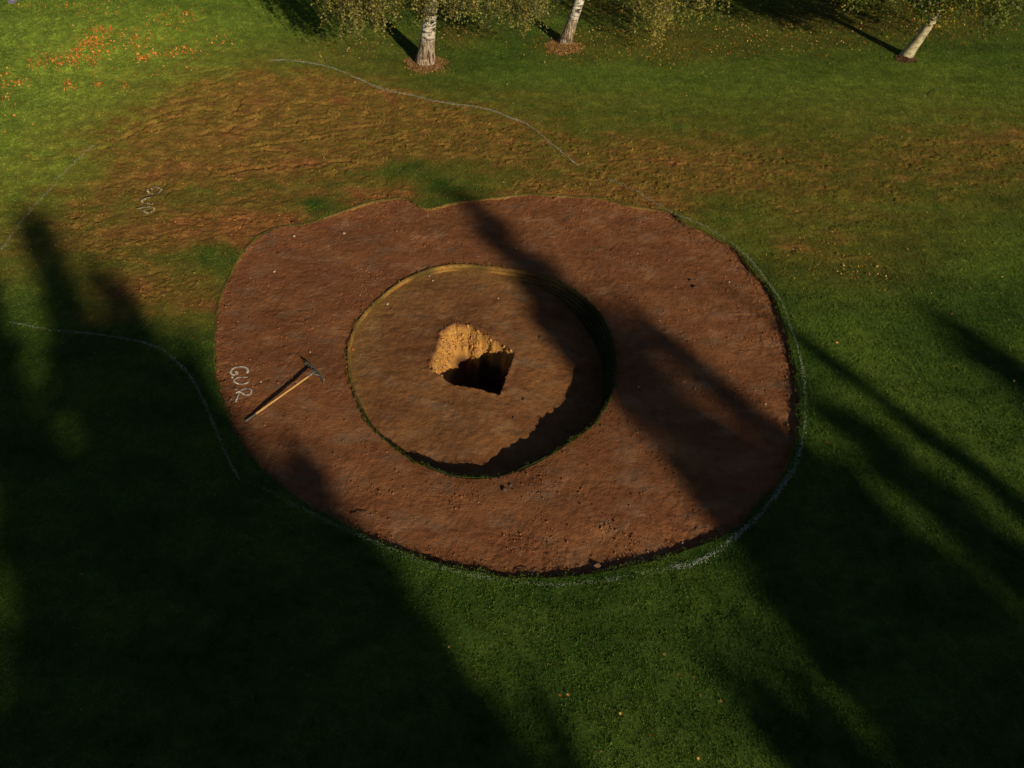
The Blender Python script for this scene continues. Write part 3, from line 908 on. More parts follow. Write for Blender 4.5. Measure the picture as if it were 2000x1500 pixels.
# fallen-leaf litter under the trees and specks across the lawn
lv, lf = leaf_mesh_data(0.3)
leafp = mesh_obj('leaf_mesh', lv, lf, M_litter, link=False)
lv5, lf5 = leaf_mesh_data(0.35, True)
leafp5 = mesh_obj('leaf_mesh_five', lv5, lf5, M_litter, link=False)
nn = 75000
lx, ly = rand_view(nn)
sdl, _, _ = sdist(P, lx, ly, 0.3)
mpl = world_maps(lx, ly)
ppx, ppy = proj(lx, ly, zmacro(lx, ly))
speck = blobs(ppx, ppy, [(1650,520,170,60,10,.30),(300,110,260,70,0,.14),(1500,120,500,60,0,.05),(1250,90,260,50,0,.16),(700,100,160,30,0,.2),(1750,45,200,40,0,.25),(1500,60,260,50,0,.14)])
prob = (0.026 + 1.5 * np.clip(mpl[4], 0, 1.2) ** 1.3 + 1.5 * speck) * (sdl < 0)
prob = np.where(ppy > 1150, 0.0006, prob)
prob = np.where((ppy > 700) & (ppy <= 1150), 0.004 * (sdl < 0), prob)
k_ = RS.rand(len(lx)) < prob
lx, ly = lx[k_], ly[k_]; ppx, ppy = ppx[k_], ppy[k_]; lm = mpl[4][k_]
lz = lawn_z(lx, ly) + RS.uniform(0.012, 0.03, len(lx))
pal = np.array([[0.62, 0.28, 0.05], [0.50, 0.16, 0.035], [0.36, 0.12, 0.035], [0.70, 0.46, 0.12], [0.60, 0.40, 0.22], [0.28, 0.12, 0.05]])
lt = 1.25 * pal[RS.choice(6, len(lx), p=[.25, .16, .16, .18, .07, .18])] * RS.uniform(0.55, 1.0, (len(lx), 1))
ls = RS.uniform(0.012, 0.026, len(lx)) * np.where(lm > 0.2, 1.15, 0.8)
# the smaller orange leaves of the drift
ox = []; 
for (cx_, cy_, sx_, sy_, k__) in ORANGE:
    for _ in range(int(k__ * 4.5)):
        ox.append(unproj(RS.normal(cx_, sx_ * .8), RS.normal(cy_, sy_ * .8))[:2])
ox = np.array(ox); nO = len(ox)
lx = np.concatenate([lx, ox[:, 0]]); ly = np.concatenate([ly, ox[:, 1]])
lz = np.concatenate([lz, lawn_z(ox[:, 0], ox[:, 1]) + RS.uniform(0.012, 0.03, nO)])
lt = np.concatenate([lt, np.array([[0.85, 0.20, 0.035], [0.9, 0.28, 0.05], [0.6, 0.14, 0.03], [.9, .42, .12]])[RS.randint(0, 4, nO)] * RS.uniform(.6, 1.1, (nO, 1))])
ls = np.concatenate([ls, RS.uniform(0.018, 0.034, nO)])
scatter('leaf_litter', np.stack([lx, ly, lz], 1), np.stack([RS.normal(0, .45, len(lx)), RS.normal(0, .45, len(lx)), RS.uniform(0, 6.28, len(lx))], 1),
        np.stack([ls, ls, ls], 1), lt, [leafp], 'small fallen leaves scattered over the lawn and thick under the trees')

# rings of fallen leaves and mulch round the trunks
def mulch(px, py, rpx, n_, name_label, pal_):
    c = unproj(px, py)
    dep = (c[1] - CY) * ct - (c[2] - H) * st
    R = rpx / F * dep
    a = RS.uniform(0, 6.283, n_); r = R * RS.rand(n_) ** 0.55 * (1 + 0.10 * np.sin(a * 3 + px) + 0.08 * np.sin(a * 7)) * 1.08
    x = c[0] + r * np.cos(a); y = c[1] + r * np.sin(a)
    z = lawn_z(x, y) + 0.012 + 0.05 * np.clip(1 - r / R, 0, 1)
    # dished bed under the leaves
    m = 40; ring = []
    vs = [(c[0], c[1], c[2] + 0.05)]
    for (fr_, zz) in ((0.5, 0.022), (0.85, 0.012), (1.1, -0.02)):
        for q in range(m):
            t = 6.283 * q / m
            rr = R * fr_ * (1 + 0.10 * math.sin(t * 3 + px) + 0.10 * perlin(t * 2.2, px, 7) + 0.05 * math.sin(t * 11 + py))
            X_, Y_ = c[0] + rr * math.cos(t), c[1] + rr * math.sin(t)
            vs.append((X_, Y_, float(lawn_z(X_, Y_)[0]) + zz))
    fs = [(0, 1 + q, 1 + (q + 1) % m) for q in range(m)]
    for k0 in (0, 1):
        for q in range(m):
            a0 = 1 + k0 * m + q; b0 = 1 + k0 * m + (q + 1) % m
            fs.append((a0, a0 + m, b0 + m, b0))
    cc_ = np.tile(np.array(pal_[0]) * 0.6, (len(vs), 1))
    o = mesh_obj('mulch_ring', vs, fs, M_earth, smooth=True, cols={'tint': cc_})
    tag(o, name_label, kind='structure')
    t_ = np.array(pal_)[RS.randint(0, len(pal_), n_)] * RS.uniform(.6, 1.2, (n_, 1))
    s2 = RS.uniform(0.014, 0.028, n_)
    return np.stack([x, y, z], 1), t_, s2
ms = [mulch(830, 125, 38, 2600, 'brown ring of bare mulch around the foot of the thick birch', [(0.36, 0.20, 0.075), (0.44, 0.26, 0.10), (0.22, 0.12, 0.05), (0.30, .16, .06)]),
      mulch(1101, 93, 34, 2600, 'orange ring of fallen leaves around the foot of the second birch', [(0.34, 0.18, 0.06), (0.42, 0.24, 0.08), (0.22, 0.11, 0.04), (.50, .30, .10)]),
      mulch(1768, 115, 20, 700, 'small dark ring of soil at the foot of the leaning pale tree', [(0.18, 0.11, 0.055), (0.22, 0.10, 0.05), (0.12, 0.07, 0.035)])]
pp_ = np.concatenate([m[0] for m in ms]); tt_ = np.concatenate([m[1] for m in ms]); ss_ = np.concatenate([m[2] for m in ms])
scatter('trunk_leaf_litter', pp_, np.stack([RS.normal(0, .4, len(pp_)), RS.normal(0, .4, len(pp_)), RS.uniform(0, 6.28, len(pp_))], 1),
        np.stack([ss_] * 3, 1), tt_, [leafp], 'dead leaves gathered in rings round the tree trunks')

# the large orange leaves at the upper left, each its own object
m_leaf = []
for i, c in enumerate(((0.75, 0.22, 0.035), (0.85, 0.30, 0.05), (0.62, 0.16, 0.03), (0.80, 0.42, 0.10))):
    m, t, b = new_mat('orange_leaf_%d' % i)
    g = N(t, 'ShaderNodeNewGeometry'); nn_ = noise(t, 60, 3, 0.6, g.outputs['Position'])
    t.links.new(mixc(t, nn_.outputs[0], tuple(x * .55 for x in c), tuple(min(1, x * 1.3) for x in c)), b.inputs['Base Color'])
    b.inputs['Roughness'].default_value = 0.6; m_leaf.append(m)
lmesh = []
for m in m_leaf:
    o = mesh_obj('leaf', lv5, lf5, m, link=False); lmesh.append(o.data)
cnt = 0
for (cx_, cy_, sx_, sy_, k__) in ORANGE:
    for _ in range(int(k__ * 0.85) + 1):
        if cnt >= 290: break
        p = unproj(random.gauss(cx_, sx_ * .6), random.gauss(cy_, sy_ * .6))
        ci_ = random.choice([0, 0, 1, 1, 2, 3])
        o = bpy.data.objects.new('fallen_leaf', lmesh[ci_])
        s = random.uniform(0.030, 0.056)
        o.location = (p[0], p[1], float(lawn_z(p[0], p[1])[0]) + 0.03)
        o.rotation_euler = (random.gauss(0, .35), random.gauss(0, .35), random.uniform(0, 6.28)); o.scale = (s, s, s)
        C.objects.link(o)
        wh = ('close to the top edge' if cy_ < 35 else 'beside the left edge' if cx_ < 60 else 'in the thickest drift' if (cx_ < 300 and cy_ < 100) else 'in the drift nearest the birch' if cx_ > 280 else 'on the lower fringe of the drift' if cy_ > 130 else 'between the drift and the left edge')
        tag(o, ('deep orange', 'bright orange', 'reddish brown', 'yellowish')[ci_] + ' fallen leaf %s, upper left lawn' % wh, 'leaf', 'orange leaves on the upper left lawn')
        cnt += 1
solo = [(378,663,0,'orange leaf alone on green grass left of the bunker',.045),(1109,1360,3,'pale tan leaf on the lower lawn, lowest left of a scattered few',.03),(1094,1361,0,'orange leaf on the lower lawn below the bunker',.03),
        (1297,1281,3,'tan leaf on the lower lawn, topmost of a scattered few',.03),(1326,1322,1,'orange leaf on lower lawn with a small dark shadow',.035),(1356,1326,3,'narrow pale leaf on lower lawn right of the orange one',.028),
        (1369,1361,3,'small pale leaf near the lower right shadow',.025),(1407,1372,3,'tan leaf at the edge of the lower right tree shadow',.03),(1211,1396,3,'thin straw coloured leaf on the lower lawn',.025),
        (1272,1439,0,'reddish leaf near the bottom of the lower lawn',.03),(1618,868,0,'orange leaf on grass just right of the white line',.045),(1071,1300,3,'whitish leaf below the middle of the bunker',.024),
        (877,1266,3,'faint pale leaf in the lower left shade',.022),(1363,1484,3,'pale leaf at the very bottom of the picture',.026),(1175,1471,3,'pale leaf near the bottom edge of the lawn',.024),
        (1802,588,3,'white leaf on the right hand lawn above the shadow',.034),(1634,672,3,'white leaf on the grass right of the bunker',.034),(1979,747,3,'pale round leaf in the shadow near the right edge',.036)]
for (x_, y_, ci, lab, s) in solo:
    p = unproj(x_, y_)
    o = bpy.data.objects.new('fallen_leaf', lmesh[ci])
    o.location = (p[0], p[1], float(lawn_z(p[0], p[1])[0]) + 0.035); o.scale = (s, s, s)
    o.rotation_euler = (0.2, -0.25, random.uniform(0, 6.28)); C.objects.link(o)
    tag(o, lab, 'leaf')

# ------------------------------------------------------------------ painted line on the turf: flecks of paint on the blades
LINES = [([(528,119),(570,119),(640,131),(690,150),(740,172),(800,186),(860,200),(930,210),(965,218),(1000,232),(1020,238)], 0.055, 1.5, (0.56, 0.57, 0.44)),
         ([(1020,238),(1050,258),(1075,280),(1100,300),(1130,325)], 0.05, 0.7, (0.6, 0.58, 0.48)),
         ([(1185,350),(1240,372),(1300,410),(1370,440),(1395,454),(1420,470),(1452,495),(1475,520),(1500,553),(1525,590),(1540,630),(1555,672),(1566,715),(1572,770),(1573,820),(1565,870)], 0.05, 0.55, (0.45, 0.48, 0.38)),
         ([(1565,870),(1550,915),(1520,960),(1485,1005),(1440,1045),(1395,1080),(1375,1092),(1345,1104),(1312,1108)], 0.085, 1.0, (0.6, 0.63, 0.55)),
         ([(1312,1108),(1250,1122),(1170,1136),(1090,1143),(1010,1138),(920,1123),(830,1099),(760,1072),(700,1046),(640,1020),(590,995),(540,968),(505,950),(468,936)], 0.07, 0.38, (0.42, 0.46, 0.34)),
         ([(468,936),(448,900),(430,860),(412,815),(396,780),(375,740),(350,712),(320,686),(280,670),(230,660),(170,652),(100,645),(20,630)], 0.05, 0.5, (0.55, 0.58, 0.48)),
         ([(185,285),(160,305),(135,330),(113,350)], 0.06, 0.8, (0.6, 0.57, 0.42)),
         ([(113,350),(85,385),(70,400),(50,425),(25,458),(5,490)], 0.06, 0.6, (0.5, 0.48, 0.36))]
fv = []; ff = []; fcol = []
for (pl, wd, den, col_) in LINES:
    c = densify([unproj(x, y)[:2] for x, y in pl], 0.06, closed=False)
    seg = np.linalg.norm(np.diff(c, axis=0), axis=1); cum = np.concatenate([[0], np.cumsum(seg)])
    L = cum[-1]; nf = int(L * 650 * den)
    s_ = RS.uniform(0, L, nf)
    patchy = fbm(s_ * 2.2, s_ * 0 + wd * 100 + den, 3, 130)
    s_ = s_[RS.rand(nf) < np.clip(0.75 + 1.0 * patchy, 0.08, 1)]
    x = np.interp(s_, cum, c[:, 0]); y = np.interp(s_, cum, c[:, 1])
    x += RS.normal(0, wd * .33, len(s_)); y += RS.normal(0, wd * .33, len(s_))
    z = lawn_z(x, y) + RS.uniform(0.006, 0.034, len(s_))
    for X_, Y_, Z_ in zip(x, y, z):
        a = random.uniform(0, 6.283); l = random.uniform(0.004, 0.011); ww = random.uniform(0.0015, 0.0035)
        dx, dy = math.cos(a) * l, math.sin(a) * l
        i = len(fv)
        fv += [(X_ - dx - dy * ww / l, Y_ - dy + dx * ww / l, Z_), (X_ - dx + dy * ww / l, Y_ - dy - dx * ww / l, Z_ - .003), (X_ + dx, Y_ + dy, Z_ + random.uniform(0, .01))]
        ff.append((i, i + 1, i + 2))
        v_ = random.uniform(.6, 1.05)
        fcol += [tuple(q * v_ for q in col_)] * 3
line = mesh_obj('painted_line', fv, np.array(ff), M_fleck, cols={'tint': np.array(fcol)})
tag(line, 'thin white sprayed line curving over the turf around the bunker', 'line marking')

# ------------------------------------------------------------------ sprayed lettering
def stroke(pts_px, wpx, zf, soft=0.25, step=0.012):
    """irregular sprayed ribbon that follows the soil"""
    c = densify([unproj(x, y, zf)[:2] for x, y in pts_px], step, closed=False)
    return c
def letter(name, strokes, wd, parent, mat, height_fn, zf, gap=0.0, org=(0, 0, 0)):
    vs = []; fs = []
    for s in strokes:
        c = densify([unproj(x, y, zf)[:2] for x, y in s], 0.012, closed=False)
        T_ = np.gradient(c, axis=0); T_ /= (np.linalg.norm(T_, axis=1)[:, None] + 1e-9)
        nr_ = np.stack([-T_[:, 1], T_[:, 0]], 1)
        kk = np.arange(len(c))
        w1 = wd * (1 + 0.45 * perlin(kk * .35, kk * 0 + len(vs), 140)); w2 = wd * (1 + 0.45 * perlin(kk * .35, kk * 0 + 40 + len(vs), 141))
        cols_ = [c + nr_ * w1[:, None], c, c - nr_ * w2[:, None]]
        base = len(vs)
        for q in cols_:
            zz = height_fn(q[:, 0], q[:, 1])
            for a_, z_ in zip(q, zz): vs.append((a_[0] - org[0], a_[1] - org[1], z_ + 0.007 - org[2]))
        m = len(c)
        for r in (0, 1):
            for i in range(m - 1):
                if gap and random.random() < gap: continue
                fs.append((base + r * m + i, base + r * m + i + 1, base + (r + 1) * m + i + 1, base + (r + 1) * m + i))
    return mesh_obj(name, vs, fs, mat, parent=parent, smooth=True)

m_paint, t, b = new_mat('white_spray_paint')
g = N(t, 'ShaderNodeNewGeometry'); nn_ = noise(t, 70, 5, 0.7, g.outputs['Position'])
t.links.new(ramp(t, nn_.outputs[0], [(0.30, (0.30, 0.17, 0.10)), (0.46, (0.60, 0.52, 0.42)), (0.62, (0.80, 0.78, 0.70))]), b.inputs['Base Color'])
bp = N(t, 'ShaderNodeBump'); bp.inputs['Distance'].default_value = 0.01; n3 = noise(t, 50, 4, .6, g.outputs['Position'])
t.links.new(n3.outputs[0], bp.inputs['Height']); t.links.new(bp.outputs[0], b.inputs['Normal'])
o0 = unproj(470, 745, SOIL_Z)
def zpx(a): return [(430 + x * 230 / 2000, 670 + y * 170 / 1478) for x, y in a]
soilz_hi = lambda x, y: np.maximum(soil_at(x, y), np.maximum(soil_at(x + .02, y), soil_at(x, y + .02)))
let = empty('painted_lettering', tuple(o0), 'clear white hand sprayed letters G.U.R. on the brown earth left of the rake', 'lettering')
G_ = [zpx([(458,520),(472,470),(450,430),(390,408),(320,410),(240,430),(190,470),(182,510),(215,545),(262,540),(275,515),(262,485)]), zpx([(275,490),(292,510),(290,545)])]
letter('letter_g', G_, 0.016, let, m_paint, soilz_hi, SOIL_Z, org=o0)
letter('full_stop', [zpx([(192,590),(228,590)])], 0.016, let, m_paint, soilz_hi, SOIL_Z, org=o0)
letter('letter_u', [zpx([(470,590),(400,588),(300,600),(245,632),(240,662),(290,695),(370,710),(430,700),(470,680),(490,662)])], 0.013, let, m_paint, soilz_hi, SOIL_Z, org=o0)
letter('full_stop', [zpx([(262,802),(300,802)])], 0.015, let, m_paint, soilz_hi, SOIL_Z, org=o0)
letter('letter_r', [zpx([(275,860),(330,835),(400,795),(470,782),(525,800),(538,840),(500,885),(430,890),(370,860),(335,842)]), zpx([(335,842),(318,890),(295,950),(268,1018)])], 0.013, let, m_paint, soilz_hi, SOIL_Z, org=o0)
m_paint2, t, b = new_mat('faded_spray_paint')
g = N(t, 'ShaderNodeNewGeometry'); nn_ = noise(t, 60, 5, 0.7, g.outputs['Position'])
t.links.new(ramp(t, nn_.outputs[0], [(0.38, (0.24, 0.18, 0.08)), (0.52, (0.46, 0.40, 0.26)), (0.66, (0.62, 0.57, 0.42))]), b.inputs['Base Color'])
o1 = unproj(295, 395)
let2 = empty('painted_lettering', tuple(o1), 'faint worn white letters G.U.R. sprayed on the muddy turf at the left', 'lettering')
def zp2(a): return [(0 + x * 500 / 1875, 300 + y * 400 / 1500) for x, y in a]
lz_hi = lambda x, y: np.maximum(lawn_z(x, y), np.maximum(lawn_z(x + .03, y), lawn_z(x, y + .03))) + 0.034
letter('letter_g', [zp2([(1105,262),(1150,258),(1185,275),(1170,300),(1120,303),(1088,292),(1095,275),(1125,272)])], 0.021, let2, m_paint2, lz_hi, 0, 0.25, org=o1)
letter('full_stop', [zp2([(1070,312),(1085,316)])], 0.021, let2, m_paint2, lz_hi, 0, 0.1, org=o1)
letter('letter_u', [zp2([(1140,330),(1100,338),(1055,348),(1042,362),(1070,376),(1125,376)])], 0.021, let2, m_paint2, lz_hi, 0, 0.3, org=o1)
letter('letter_r', [zp2([(1010,420),(1050,408),(1120,405),(1132,420),(1110,440),(1060,440),(1055,420)]), zp2([(1055,420),(1075,445),(1090,450)])], 0.021, let2, m_paint2, lz_hi, 0, 0.25, org=o1)

# ------------------------------------------------------------------ bunker rake
def frame_from(d):
    d = Vector(d).normalized()
    u = d.orthogonal().normalized(); v = d.cross(u)
    return u, v
def tube(path, radii, sides=10, close=True, rough=0.0, seed=0):
    path = [Vector(p) for p in path]; vs = []; fs = []
    r_ = random.Random(seed)
    u = None
    for i, p in enumerate(path):
        d = (path[min(i + 1, len(path) - 1)] - path[max(i - 1, 0)]).normalized()
        if u is None: u = d.orthogonal().normalized()
        u = (u - d * u.dot(d)).normalized(); v = d.cross(u)
        for k_ in range(sides):
            a = 6.28318 * k_ / sides
            rr = radii[i] * (1 + rough * r_.uniform(-1, 1))
            vs.append(tuple(p + (u * math.cos(a) + v * math.sin(a)) * rr))
    for i in range(len(path) - 1):
        for k_ in range(sides):
            a = i * sides + k_; b = i * sides + (k_ + 1) % sides
            fs.append((a, b, b + sides, a + sides))
    if close:
        fs.append(tuple(range(sides))[::-1]); fs.append(tuple((len(path) - 1) * sides + k_ for k_ in range(sides)))
    return vs, fs
def join(parts):
    V_ = []; F_ = []
    for vs, fs in parts:
        b = len(V_); V_ += list(vs); F_ += [tuple(i + b for i in f) for f in fs]
    return V_, F_

m_wood, t, b = new_mat('pale_wood_handle')
tc = N(t, 'ShaderNodeTexCoord'); mpn = N(t, 'ShaderNodeMapping'); mpn.inputs['Scale'].default_value = (30, 30, 2)
t.links.new(tc.outputs['Object'], mpn.inputs[0]); nn_ = noise(t, 2, 5, .6, mpn.outputs[0])
t.links.new(ramp(t, nn_.outputs[0], [(0.3, (0.40, 0.23, 0.075)), (0.7, (0.60, 0.37, 0.13))]), b.inputs['Base Color'])
b.inputs['Roughness'].default_value = 0.55
m_metal, t, b = new_mat('grey_green_metal')
g = N(t, 'ShaderNodeNewGeometry'); nn_ = noise(t, 40, 4, .6, g.outputs['Position'])
t.links.new(ramp(t, nn_.outputs[0], [(0.3, (0.10, 0.10, 0.07)), (0.7, (0.26, 0.26, 0.20))]), b.inputs['Base Color'])
b.inputs['Metallic'].default_value = 0.3; b.inputs['Roughness'].default_value = 0.5

Ae = unproj(479, 822, SOIL_Z + 0.03); Be = unproj(611, 729, SOIL_Z + 0.13)
gz_ = float(soil_at(Be[0], Be[1]))
Be[2] = max(Be[2], gz_ + 0.12); Ae[2] = float(soil_at(Ae[0], Ae[1])) + 0.025
rake = empty('rake', tuple(Ae), 'long handled bunker rake with pale wooden handle lying on the brown earth', 'rake')
A_ = Vector((0, 0, 0)); B_ = Vector(Be - Ae)
dirh = B_.normalized()
grip_end = A_ + dirh * 0.22
hv, hf = tube([grip_end + dirh * (i / 8) * (B_ - grip_end).length for i in range(9)], [0.019] * 8 + [0.015], 12)
mesh_obj('handle', hv, hf, m_wood, parent=rake, smooth=True)
hv, hf = tube([A_, A_ + dirh * 0.02, grip_end + dirh * 0.01], [0.012, 0.0165, 0.0165], 12)
mesh_obj('grip', hv, hf, m_metal, parent=rake, smooth=True)
hc = Vector(unproj(617, 722, SOIL_Z + 0.09) - Ae)
side = Vector((unproj(637, 741, SOIL_Z + .09) - unproj(596, 701, SOIL_Z + .09))).normalized()
hl = 0.34
# head bar: flattened beam, slightly bowed
ns = 14; hvv = []; hff = []
fwd = Vector((0, 0, 1)).cross(side).normalized()
for i in range(ns + 1):
    t_ = i / ns * 2 - 1
    cpt = hc + side * hl * t_ - dirh * 0.03 * t_ * t_
    for (a_, b_) in ((-.008, -.016), (.008, -.016), (.008, .016), (-.008, .016)):
        hvv.append(tuple(cpt + fwd * a_ + Vector((0, 0, b_))))
for i in range(ns):
    for q in range(4):
        a = i * 4 + q; b2 = i * 4 + (q + 1) % 4
        hff.append((a, b2, b2 + 4, a + 4))
hff += [(3, 2, 1, 0), tuple(ns * 4 + q for q in range(4))]
mesh_obj('head', hvv, hff, m_metal, parent=rake)
tine0 = None
for i in range(16):
    t_ = (i + .5) / 16 * 2 - 1
    cpt = hc + side * hl * t_ - dirh * 0.05 * t_ * t_
    if tine0 is None:
        v_, f_ = tube([(0, 0, -.012), Vector((0, 0, -.05)) - dirh * .006, Vector((0, 0, -.085)) - dirh * .02], [.006, .0055, .003], 6)
        tine0 = mesh_obj('tine', v_, f_, m_metal, parent=rake, smooth=True); o = tine0
    else:
        o = tine0.copy(); C.objects.link(o); o.parent = rake
    o.location = cpt
for sgn in (-1, 1):
    e = hc + side * hl * 0.55 * sgn - dirh * 0.015
    mid = B_ * 1.0 + side * 0.10 * sgn + dirh * 0.03 + Vector((0, 0, .01))
    v_, f_ = tube([B_ - dirh * .05, B_ + side * 0.03 * sgn, mid, e], [.009, .008, .008, .007], 8)
    mesh_obj('brace', v_, f_, m_metal, parent=rake, smooth=True)
v_, f_ = tube([B_ - dirh * .10, B_ + dirh * 0.01, hc], [.019, .019, .012], 10)
mesh_obj('socket', v_, f_, m_metal, parent=rake, smooth=True)

# ------------------------------------------------------------------ odd things lying about
def lump(name, px, py, r, label, cat, col_, on='soil', flat=0.7, seed=1, zf=SOIL_Z, stretch=1.0):
    import bmesh
    p = unproj(px, py, zf)
    zz = {'soil': lambda: float(soil_at(p[0], p[1])), 'pot': lambda: float(pot_at(p[0], p[1])), 'lawn': lambda: float(lawn_z(p[0], p[1])[0])}[on]()
    bm = bmesh.new(); bmesh.ops.create_icosphere(bm, subdivisions=3, radius=r)
    rr = random.Random(seed); offs = Vector((rr.uniform(0, 50), rr.uniform(0, 50), 0))
    from mathutils import noise as mn
    for v in bm.verts:
        q = v.co / r
        n_ = mn.noise(q * 1.3 + offs) * .45 + mn.noise(q * 3.1 + offs) * .16
        v.co *= (1 + n_); v.co.z *= flat; v.co.x *= stretch
    me = bpy.data.meshes.new(name); bm.to_mesh(me); bm.free()
    at = me.color_attributes.new('tint', 'FLOAT_COLOR', 'POINT')
    at.data.foreach_set('color', np.tile(np.array([*col_, 1], np.float32), len(me.vertices)))
    me.materials.append(M_earth)
    o = bpy.data.objects.new(name, me); C.objects.link(o)
    o.location = (p[0], p[1], zz + r * flat * .35); o.rotation_euler = (0, 0, rr.uniform(0, 6.28))
    tag(o, label, cat)
    return o
clods = [(1166,1107,.055,'large pale clod of earth casting a shadow at the bottom edge of the bunker','clod',(.42,.22,.12),'soil'),
         (1171,1113,.035,'reddish clod tucked beside the pale clod at the bottom bunker edge','clod',(.34,.15,.08),'soil'),
         (575,463,.032,'pale stone on the smooth earth near the upper left bunker edge','stone',(.55,.42,.30),'soil'),
         (672,456,.034,'pale stone right of the dark smooth patch in the upper bunker','stone',(.50,.36,.24),'soil'),
         (536,531,.026,'whitish pebble lying on smooth earth left of the pot','stone',(.60,.50,.40),'soil'),
         (543,497,.030,'dark lump of soil beside crumbly earth in the upper left bunker','clod',(.14,.07,.04),'soil'),
         (1357,562,.045,'dark clod of soil on the right part of the ring','clod',(.13,.07,.04),'soil'),
         (1349,548,.035,'smaller dark clod just above another on the right part of the ring','clod',(.13,.07,.04),'soil'),
         (985,957,.040,'dark grey clod just below the pot rim','clod',(.12,.08,.06),'soil'),
         (997,948,.028,'small grey clod up against the grey one below the pot rim','clod',(.16,.10,.08),'soil'),
         (1333,1061,.024,'pale pebble near the lower right turf edge','stone',(.55,.40,.28),'soil'),
         (1131,962,.020,'small brownish crumb of earth above the lower bank','clod',(.30,.16,.09),'soil'),
         (805,392,.045,'rough clod at the notch in the upper turf edge','clod',(.20,.10,.05),'soil'),
         (735,398,.045,'brown clod against the upper turf edge left of the notch','clod',(.24,.12,.05),'soil'),
         (1085,389,.045,'rough brown clod against the top turf edge','clod',(.22,.11,.05),'soil')]
for i, (x_, y_, r_, lab, ct_, col_, on_) in enumerate(clods):
    lump(ct_, x_, y_, r_, lab, ct_, col_, on_, seed=i + 3)
for i, (x_, y_, r_, lab, col_) in enumerate([(758,603,.022,'white pebble on the pot floor below the upper left rim',(.7,.62,.45)),(846,556,.018,'upper pale pebble below the top rim of the pot',(.6,.5,.35)),
        (839,546,.014,'tiny pale pebble left of another below the top rim',(.6,.5,.35)),(1023,781,.028,'dark clod on the pot floor right of the hole',(.14,.07,.04)),(1003,819,.026,'dark clod on the lower pot floor',(.14,.07,.04)),
        (1055,655,.035,'dark weedy clod on the right pot floor',(.10,.09,.04)),(847,733,.05,'crumbly yellow clod at the left corner of the dug hole',(.45,.24,.08)),(862,742,.035,'small yellow clod on the lower edge of the dug hole',(.42,.22,.09)),
        (973,588,.018,'pale pebble on the pot floor under the shaded top rim',(.5,.4,.3))]):
    lump('stone' if 'pebble' in lab else 'clod', x_, y_, r_, lab, 'stone' if 'pebble' in lab else 'clod', col_, 'pot', seed=40 + i, zf=-0.27)
# blue-grey stone at the top left corner
lump('stone', 26, 4, 0.13, 'blue grey rough stone on the grass at the top left corner', 'stone', (.20, .19, .27), 'lawn', seed=77, zf=0, flat=.9)
# orange marker peg at the left rim of the pot
pm = unproj(692, 694, -0.26)
m_or, t, b = new_mat('orange_marker')
g = N(t, 'ShaderNodeNewGeometry'); nn_ = noise(t, 90, 3, .6, g.outputs['Position'])
t.links.new(mixc(t, nn_.outputs[0], (0.55, 0.12, 0.03), (0.95, 0.24, 0.06)), b.inputs['Base Color'])
o = mesh_obj('fallen_leaf', lv5, lf5, m_or); o.location = (pm[0], pm[1], float(pot_at(pm[0], pm[1])) + .02); o.scale = (.032,) * 3; o.rotation_euler = (.2, -.2, 1)
tag(o, 'bright orange leaf on the pot floor by the left rim', 'leaf')
# short sticks
m_bark, t, b = new_mat('dark_stick')
g = N(t, 'ShaderNodeNewGeometry'); nn_ = noise(t, 60, 4, .6, g.outputs['Position'])
t.links.new(mixc(t, nn_.outputs[0], (0.03, 0.02, 0.012), (0.10, 0.06, 0.035)), b.inputs['Base Color'])
for (x0_, y0_, x1_, y1_, r_, zf, zfn, lab) in [(568,432,584,436,.016,0,'lawn','dark stick on the turf edge at the upper left of the bunker'),(684,1002,718,1001,.010,SOIL_Z,'soil','thin stick on the smooth earth in the lower left bunker'),
        (1008,1112,1032,1115,.008,SOIL_Z,'soil','short twig just inside the bottom turf edge'),(1812,186,1826,177,.008,0,'lawn','thin curved twig lying on the grass near the right edge')]:
    a = unproj(x0_, y0_, zf); b_ = unproj(x1_, y1_, zf)
    hf_ = (lambda q: float(lawn_z(q[0], q[1])[0]) + .02) if zfn == 'lawn' else (lambda q: float(soil_at(q[0], q[1])) + .012)
    a[2] = hf_(a); b_[2] = hf_(b_) + .01
    mid = (a + b_) / 2; mid[2] += .012; mid[0] += .01
    v_, f_ = tube([a - a, mid - a, b_ - a], [r_, r_ * .8, r_ * .4], 7, rough=.2, seed=3)
    o = mesh_obj('stick', v_, f_, m_bark, smooth=True); o.location = tuple(a)
    tag(o, lab, 'stick')

# ------------------------------------------------------------------ trees
m_birch, t, b = new_mat('birch_bark')
g = N(t, 'ShaderNodeNewGeometry'); tc = N(t, 'ShaderNodeTexCoord')
mp1 = N(t, 'ShaderNodeMapping'); mp1.inputs['Scale'].default_value = (2.6, 2.6, 9.0); t.links.new(tc.outputs['Object'], mp1.inputs[0])
n1 = noise(t, 1.4, 5, .65, mp1.outputs[0])
mp2 = N(t, 'ShaderNodeMapping'); mp2.inputs['Scale'].default_value = (13, 13, 2.2); t.links.new(tc.outputs['Object'], mp2.inputs[0])
n2 = noise(t, 1.6, 5, .7, mp2.outputs[0])
sep = N(t, 'ShaderNodeSeparateXYZ'); t.links.new(tc.outputs['Object'], sep.inputs[0])
white = ramp(t, n1.outputs[0], [(0.43, (0.04, 0.03, 0.025)), (0.49, (0.55, 0.48, 0.38)), (0.58, (0.82, 0.78, 0.68))])
fiss = ramp(t, n2.outputs[0], [(0.40, (0.035, 0.025, 0.018)), (0.50, (0.22, 0.15, 0.09)), (0.62, (0.60, 0.50, 0.38))])
